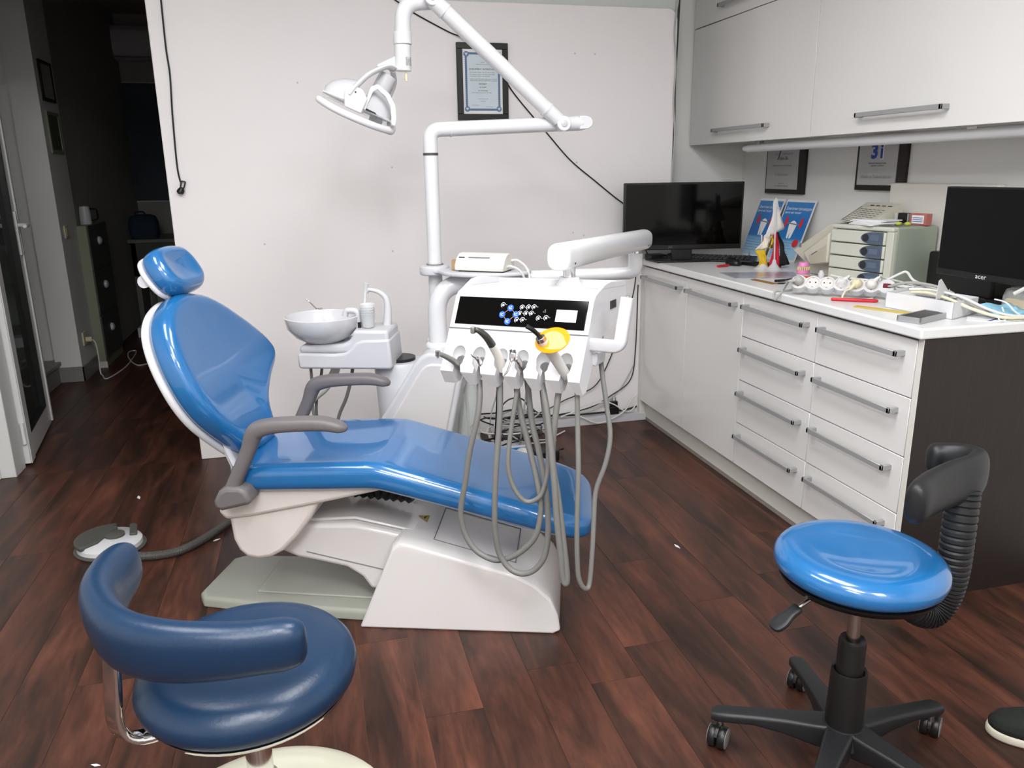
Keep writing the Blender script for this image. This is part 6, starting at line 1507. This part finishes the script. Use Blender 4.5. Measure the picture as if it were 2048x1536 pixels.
wcable([(1.626, 3.752, 0.73), (1.622, 3.752, 0.387), (1.596, 3.748, 0.226), (1.493, 3.745, 0.151), (1.368, 3.74, 0.093), (1.201, 3.735, 0.072), (1.038, 3.73, 0.068)], 0.003, 'cable_k', 'black cable hugging the cabinet side then bending left along the duct')
wcable([(1.617, 3.753, 0.306), (1.535, 3.748, 0.175), (1.396, 3.742, 0.077), (1.229, 3.738, 0.064), (1.092, 3.73, 0.052)], 0.003, 'cable_g', 'grey cable curving down the wall to the floor duct')
wcable([(1.634, 3.742, 0.076), (1.563, 3.742, 0.062), (1.42, 3.742, 0.058), (1.281, 3.742, 0.06), (1.171, 3.742, 0.066), (1.0, 3.742, 0.07), (0.86, 3.74, 0.066)], 0.0055, 'cable_k', 'thick black cable lying along the floor duct')
wcable([(1.625, 3.716, 0.153), (1.589, 3.714, 0.122), (1.556, 3.712, 0.07), (1.486, 3.712, 0.03), (1.402, 3.712, 0.012), (1.317, 3.712, 0.05), (1.262, 3.716, 0.078), (1.20, 3.722, 0.06)], 0.0036, 'cable_w', 'white cable hanging in a loop in front of the floor duct')
wcable([(1.20, 3.728, 0.056), (1.27, 3.73, 0.08), (1.359, 3.735, 0.10), (1.44, 3.738, 0.118), (1.50, 3.735, 0.10), (1.55, 3.73, 0.065), (1.591, 3.728, 0.055), (1.625, 3.73, 0.09)], 0.0036, 'cable_w', 'white cable arching over the floor duct beside the adapter')
t = thing('power_adapter', 'black plug adapter with two pins up, standing on the floor duct', 'adapter', (1.50, 3.735, 0.043))
build('body', MB().bb(1.468, 1.532, 3.735, 3.757, 0.0445, 0.085).bb(1.482, 1.524, 3.735, 3.757, 0.085, 0.115), 'black', t, bevel=0.004)
build('pin', MB().cyl((1.495, 3.746, 0.114), (1.494, 3.746, 0.136), 0.0024, 8).cyl((1.512, 3.746, 0.114), (1.513, 3.746, 0.136), 0.0024, 8), 'steel', t)
t = thing('power_adapter', 'black plug adapter hanging by its cord at the middle of the floor duct', 'adapter', (1.06, 3.70, 0.09))
build('body', MB().tube([(1.03, 3.73, 0.125), (1.045, 3.73, 0.105), (1.03, 3.725, 0.075)], [0.015, 0.02, 0.013], 10), 'black', t)
build('cord', MB().tube(cat([(1.05, 3.73, 0.115), (1.10, 3.73, 0.08), (1.16, 3.728, 0.07), (1.20, 3.73, 0.072)], 6), 0.003, 8), 'cable_k', t)
wcable([(0.80, 3.30, 0.75), (0.80, 3.30, 0.55), (0.785, 3.31, 0.35), (0.77, 3.34, 0.15), (0.78, 3.42, 0.02)], 0.004, 'cable_g', 'grey tube hanging straight down behind the console hoses')
wcable([(0.93, 3.30, 0.75), (0.92, 3.30, 0.5), (0.90, 3.32, 0.3), (0.89, 3.36, 0.12), (0.90, 3.44, 0.02)], 0.004, 'cable_g', 'second grey tube hanging behind the console, right of the first')
# pile of cables and odds behind the chair
random.seed(23)
for k in range(9):
    cx_, cy_ = 0.80 + 0.19 * random.random(), 3.44 + 0.24 * random.random()
    pts = []
    n_ = 9
    a0 = random.random() * 6
    for i in range(n_):
        a = a0 + i * 0.95
        r_ = 0.05 + 0.07 * random.random()
        pts.append((cx_ + r_ * 1.3 * cos(a), cy_ + r_ * sin(a), 0.012 + 0.012 * k + 0.03 * random.random()))
    m_ = ['cable_k', 'cable_w', 'cable_k', 'cable_g', 'cable_k', 'cable_w', 'cable_k', 'cable_g', 'cable_k'][k]
    solo('cable', MB().tube(cat(pts, 6), 0.0038, 8), m_, {'cable_k': 'black', 'cable_w': 'white', 'cable_g': 'grey'}[m_] + ' tangled cable in the heap on the floor behind the chair', 'cable', (cx_, cy_, 0), group={'cable_k': 'black', 'cable_w': 'white', 'cable_g': 'grey'}[m_] + ' tangled cables on the floor behind the chair')
for k, (pts, m_, lab) in enumerate([
    ([(0.74, 3.66, 0.02), (0.70, 3.64, 0.07), (0.745, 3.6, 0.125), (0.80, 3.6, 0.13), (0.85, 3.62, 0.10), (0.84, 3.6, 0.03)], 'cable_k', 'black cable standing up in a wide loop left of the cable heap'),
    ([(0.86, 3.62, 0.03), (0.85, 3.64, 0.14), (0.90, 3.65, 0.20), (0.97, 3.65, 0.20), (1.01, 3.66, 0.14), (1.02, 3.68, 0.06)], 'cable_k', 'black cable standing up in a high arch over the floor duct'),
    ([(0.775, 3.30, 0.72), (0.77, 3.30, 0.5), (0.762, 3.30, 0.3), (0.755, 3.32, 0.12), (0.77, 3.36, 0.02)], 'cable_k', 'black cable dropping straight down behind the console'),
    ([(0.84, 3.60, 0.34), (0.83, 3.60, 0.25), (0.80, 3.60, 0.15), (0.79, 3.58, 0.05), (0.80, 3.5, 0.015)], 'cable_g', 'grey cable dropping into the cable heap'),
    ([(1.0, 3.50, 0.03), (1.06, 3.53, 0.015), (1.14, 3.60, 0.008), (1.20, 3.655, 0.006)], 'cable_w', 'white cable end lying on the brown floor right of the heap')]):
    solo('cable', MB().tube(cat(pts, 7), 0.0045 if k == 2 else 0.0038, 8), m_, lab, 'cable', pts[0], group='loose cables behind the chair')
t = thing('adapter_box', 'black power brick on the floor at the end of the leg rest', 'power brick', (0.99, 3.33, 0))
build('body', MB().bb(0.93, 1.05, 3.27, 3.37, 0.001, 0.05), 'black', t, bevel=0.006)
build('cord', MB().tube(cat([(1.05, 3.32, 0.03), (1.085, 3.33, 0.035), (1.09, 3.36, 0.02), (1.07, 3.38, 0.012)], 6), 0.004, 8), 'cable_k', t)
t = thing('long_carton', 'flat cardboard tray with a bright blue strip on the floor behind the chair', 'carton', (0.80, 3.38, 0))
b = MB().bb(0.70, 0.93, 3.36, 3.364, 0.001, 0.06).bb(0.70, 0.93, 3.44, 3.444, 0.001, 0.06).bb(0.70, 0.93, 3.36, 3.444, 0.001, 0.004)
build('tray', b, 'box', t)
build('strip', MB().bb(0.705, 0.925, 3.352, 3.3598, 0.02, 0.052), 'bluelight', t)
t = thing('white_label_box', 'small dark box with white label on the cable heap', 'box', (0.86, 3.50, 0.0))
build('body', MB().bb(0.81, 0.92, 3.48, 3.58, 0.001, 0.055), 'black', t, bevel=0.004)
build('label', MB().bb(0.832, 0.876, 3.4785, 3.480, 0.022, 0.05), 'paper', t)
t = thing('rag', 'crumpled beige cloth on the floor behind the leg rest', 'cloth', (0.69, 3.50, 0))
b = MB(); rings = []
random.seed(5)
for s_, z in ((1, 0.001), (1.05, 0.03), (0.9, 0.07), (0.6, 0.10), (0.25, 0.115)):
    rings.append([(0.66 + 0.075 * s_ * cos(2 * pi * j / 14) * random.uniform(0.8, 1.15), 3.46 + 0.07 * s_ * sin(2 * pi * j / 14) * random.uniform(0.8, 1.15), z + random.uniform(-0.008, 0.008) * (z > 0.01)) for j in range(14)])
build('cloth', b.loft(rings), 'tissue', t, subsurf=1, sharp=180)
t = thing('white_bag', 'small crumpled cream bag at the end of the leg rest', 'bag', (0.87, 3.22, 0))
b = MB(); rings = []
for s_, z in ((1, 0.001), (1.1, 0.04), (0.95, 0.075), (0.5, 0.10)):
    rings.append([(0.86 + 0.045 * s_ * cos(2 * pi * j / 12) * random.uniform(0.85, 1.15), 3.22 + 0.04 * s_ * sin(2 * pi * j / 12) * random.uniform(0.85, 1.15), z) for j in range(12)])
build('cloth', b.loft(rings), 'applwhite', t, subsurf=1, sharp=180)
# scraps of paper on the floor
random.seed(11)
for k, (x, y) in enumerate(((-0.64, 1.60), (-0.60, 1.52), (-0.57, 1.70), (-0.345, 2.39), (-1.22, 3.02), (1.19, 2.33), (-0.42, 2.84), (-0.36, 1.72), (-0.78, 3.35))):
    a = random.random() * 3
    l_ = [0.012, 0.014, 0.012, 0.026, 0.03, 0.018, 0.014, 0.02, 0.022][k]
    solo('paper_scrap', MB().prism([(x + l_ * cos(a), y + l_ * sin(a)), (x - 0.35 * l_ * sin(a), y + 0.35 * l_ * cos(a)), (x - l_ * cos(a), y - l_ * sin(a)), (x + 0.25 * l_ * sin(a), y - 0.25 * l_ * cos(a))], 0.0004, 0.002, 'xyz'), 'paper',
         'tiny white scrap on the brown floor ' + ['left of the navy stool, farther of a pair', 'left of the navy stool, nearest the camera', 'left of the chrome stool bar, highest of three', 'between foot control and base plate', 'in front of the glazed door', 'between the chair and the drawer stacks', 'against the ribbed pedal hose', 'inside the navy arm pad curve', 'in the doorway'][k], 'scrap', (x, y, 0), group='tiny white scraps on the floor')

# ------------------------------------------------------------------ the dark hall
t = thing('filing_cabinet', 'pale green drawer cabinet with white cup pulls in the dark hall', 'cabinet', (-1.50, 6.15, 0))
build('carcass', MB().bb(-1.544, -1.458, 5.925, 6.45, 0.0, 0.985), 'greencab', t, bevel=0.003)
build('foot_strip', MB().bb(-1.544, -1.452, 5.922, 5.926, 0.0, 0.045), 'offwhite', t)
for k in range(3):
    z0 = 0.06 + k * 0.31
    d_ = build('drawer', MB().bb(-1.458, -1.449, 5.932, 6.445, z0 + 0.004, z0 + 0.304), 'darkfront', t)  # fronts coloured dark to stand for the shade on this side
    build('pull', MB().lathe([(0, 0), (0.03, 0), (0.026, 0.015), (0.012, 0.022), (0, 0.022)], (-1.449, 6.17, z0 + 0.19), 16, (1, 0, 0), 1, 1), 'plast_m', d_)
t = thing('wall_socket', 'cream wall socket low on the pillar with a cord plugged in', 'socket', (-1.517, 5.70, 0.26))
build('plate', MB().bb(-1.518, -1.508, 5.655, 5.74, 0.215, 0.305), 'cream', t, bevel=0.003)
build('plug', MB().cyl((-1.509, 5.71, 0.25), (-1.47, 5.71, 0.25), 0.018, 14), 'cream', t)
build('cord', MB().tube(cat([(-1.475, 5.71, 0.25), (-1.455, 5.71, 0.22), (-1.45, 5.71, 0.12), (-1.45, 5.70, 0.02), (-1.43, 5.66, 0.006), (-1.379, 5.563, 0.005), (-1.331, 5.865, 0.005), (-1.343, 6.275, 0.005), (-1.37, 6.44, 0.005), (-1.405, 6.378, 0.009), (-1.359, 6.144, 0.012), (-1.26, 5.919, 0.005), (-1.169, 5.97, 0.005), (-1.0, 6.1, 0.005)], 8), 0.0045, 8), 'cable_w', t)
t = thing('wall_socket', 'cream light switch on the pillar side at handle height', 'switch', (-1.517, 5.67, 0.965))
build('plate', MB().bb(-1.518, -1.509, 5.63, 5.71, 0.925, 1.005), 'cream', t, bevel=0.003)
build('rocker', MB().bb(-1.509, -1.505, 5.645, 5.695, 0.94, 0.99), 'cream', t, bevel=0.002)
for k, (z0, z1, lab, m_) in enumerate(((1.76, 2.0, 'dark framed picture high on the pillar side', 'certpaper'), (1.45, 1.70, 'dim olive picture below the framed one on the pillar side', 'cream'))):
    F = wall_frame((-1.5175, 5.755, (z0 + z1) / 2), (0, 1, 0), (0, 0, 1))
    F = wall_frame((-1.5175, 5.755, (z0 + z1) / 2), (0, 1, 0), (0, 0, 1))
    framed(F, 0.25, z1 - z0, 0.02, 'blackframe' if k == 0 else 'greencab', 'hall' if k == 0 else mat('olive_print', '#5b5a45', 0.7), lab, 'picture', 'picture frame', 0.012)
F = wall_frame((-1.39, 8.198, 1.60), (1, 0, 0), (0, 0, 1))
framed(F, 0.60, 1.07, 0.015, 'hosepale', 'darkposter', 'tall dim poster in a thin pale frame on the far hall wall', 'poster', 'poster', 0.012)
t = thing('air_conditioner', 'white wall air conditioner barely visible in the dark hall', 'air conditioner', (-1.3, 8.1, 2.4))
build('body', MB().prism([(8.199, 2.3), (8.04, 2.31), (8.0, 2.38), (8.0, 2.54), (8.04, 2.58), (8.199, 2.58)], -1.62, -0.85, 'yzx'), 'plast_m', t, bevel=0.01)
build('flap', MB().bb(-1.58, -0.89, 8.01, 8.03, 2.318, 2.325), 'hosegray', t)
t = thing('hall_table', 'grey table unit against the far wall of the dark hall', 'table', (-1.35, 7.7, 0))
build('top', MB().bb(-1.54, -0.9, 7.5, 8.19, 0.74, 0.77), 'hosegray', t, bevel=0.003)
for x, y in ((-1.5, 7.54), (-0.94, 7.54), (-1.5, 8.15), (-0.94, 8.15)):
    build('leg', MB().bb(x - 0.02, x + 0.02, y - 0.02, y + 0.02, 0, 0.74), 'hosegray', t)
build('apron', MB().bb(-1.52, -0.92, 7.52, 7.54, 0.45, 0.74), 'darkfront', t)
t = thing('backpack', 'dark blue bag standing on the hall table', 'bag', (-1.42, 7.65, 0.77))
rings = [[(-1.42 + q[0] * k, 7.68 + q[1] * k, 0.771 + z) for q in rrect(0.24, 0.16, 0.05, 4)] for k, z in ((0.9, 0), (1, 0.05), (1, 0.14), (0.85, 0.19), (0.5, 0.205))]
build('body', MB().loft(rings), 'bluebag', t, sharp=60)
build('strap', MB().tube(cat([(-1.46, 7.60, 0.96), (-1.45, 7.57, 1.0), (-1.39, 7.57, 1.0), (-1.38, 7.60, 0.96)], 5), 0.008, 8), 'bluebag', t)
t = thing('small_box', 'small white box on the hall floor under the table', 'box', (-1.45, 7.3, 0))
build('carton', MB().bb(-1.45, -1.30, 7.0, 7.15, 0.001, 0.08), 'box', t, bevel=0.002)
t = thing('kettle', 'dim white electric kettle on top of the green cabinet', 'kettle', (-1.50, 6.15, 0.985))
build('body', MB().lathe([(0, 0), (0.036, 0), (0.038, 0.01), (0.036, 0.08), (0.03, 0.12), (0, 0.128)], (-1.50, 6.12, 0.986), 20), 'plast_m', t)
build('handle', MB().tube(fillet([(-1.465, 6.12, 1.09), (-1.42, 6.12, 1.09), (-1.42, 6.12, 1.02), (-1.462, 6.12, 1.01)], 0.015), 0.006, 8), 'black', t)
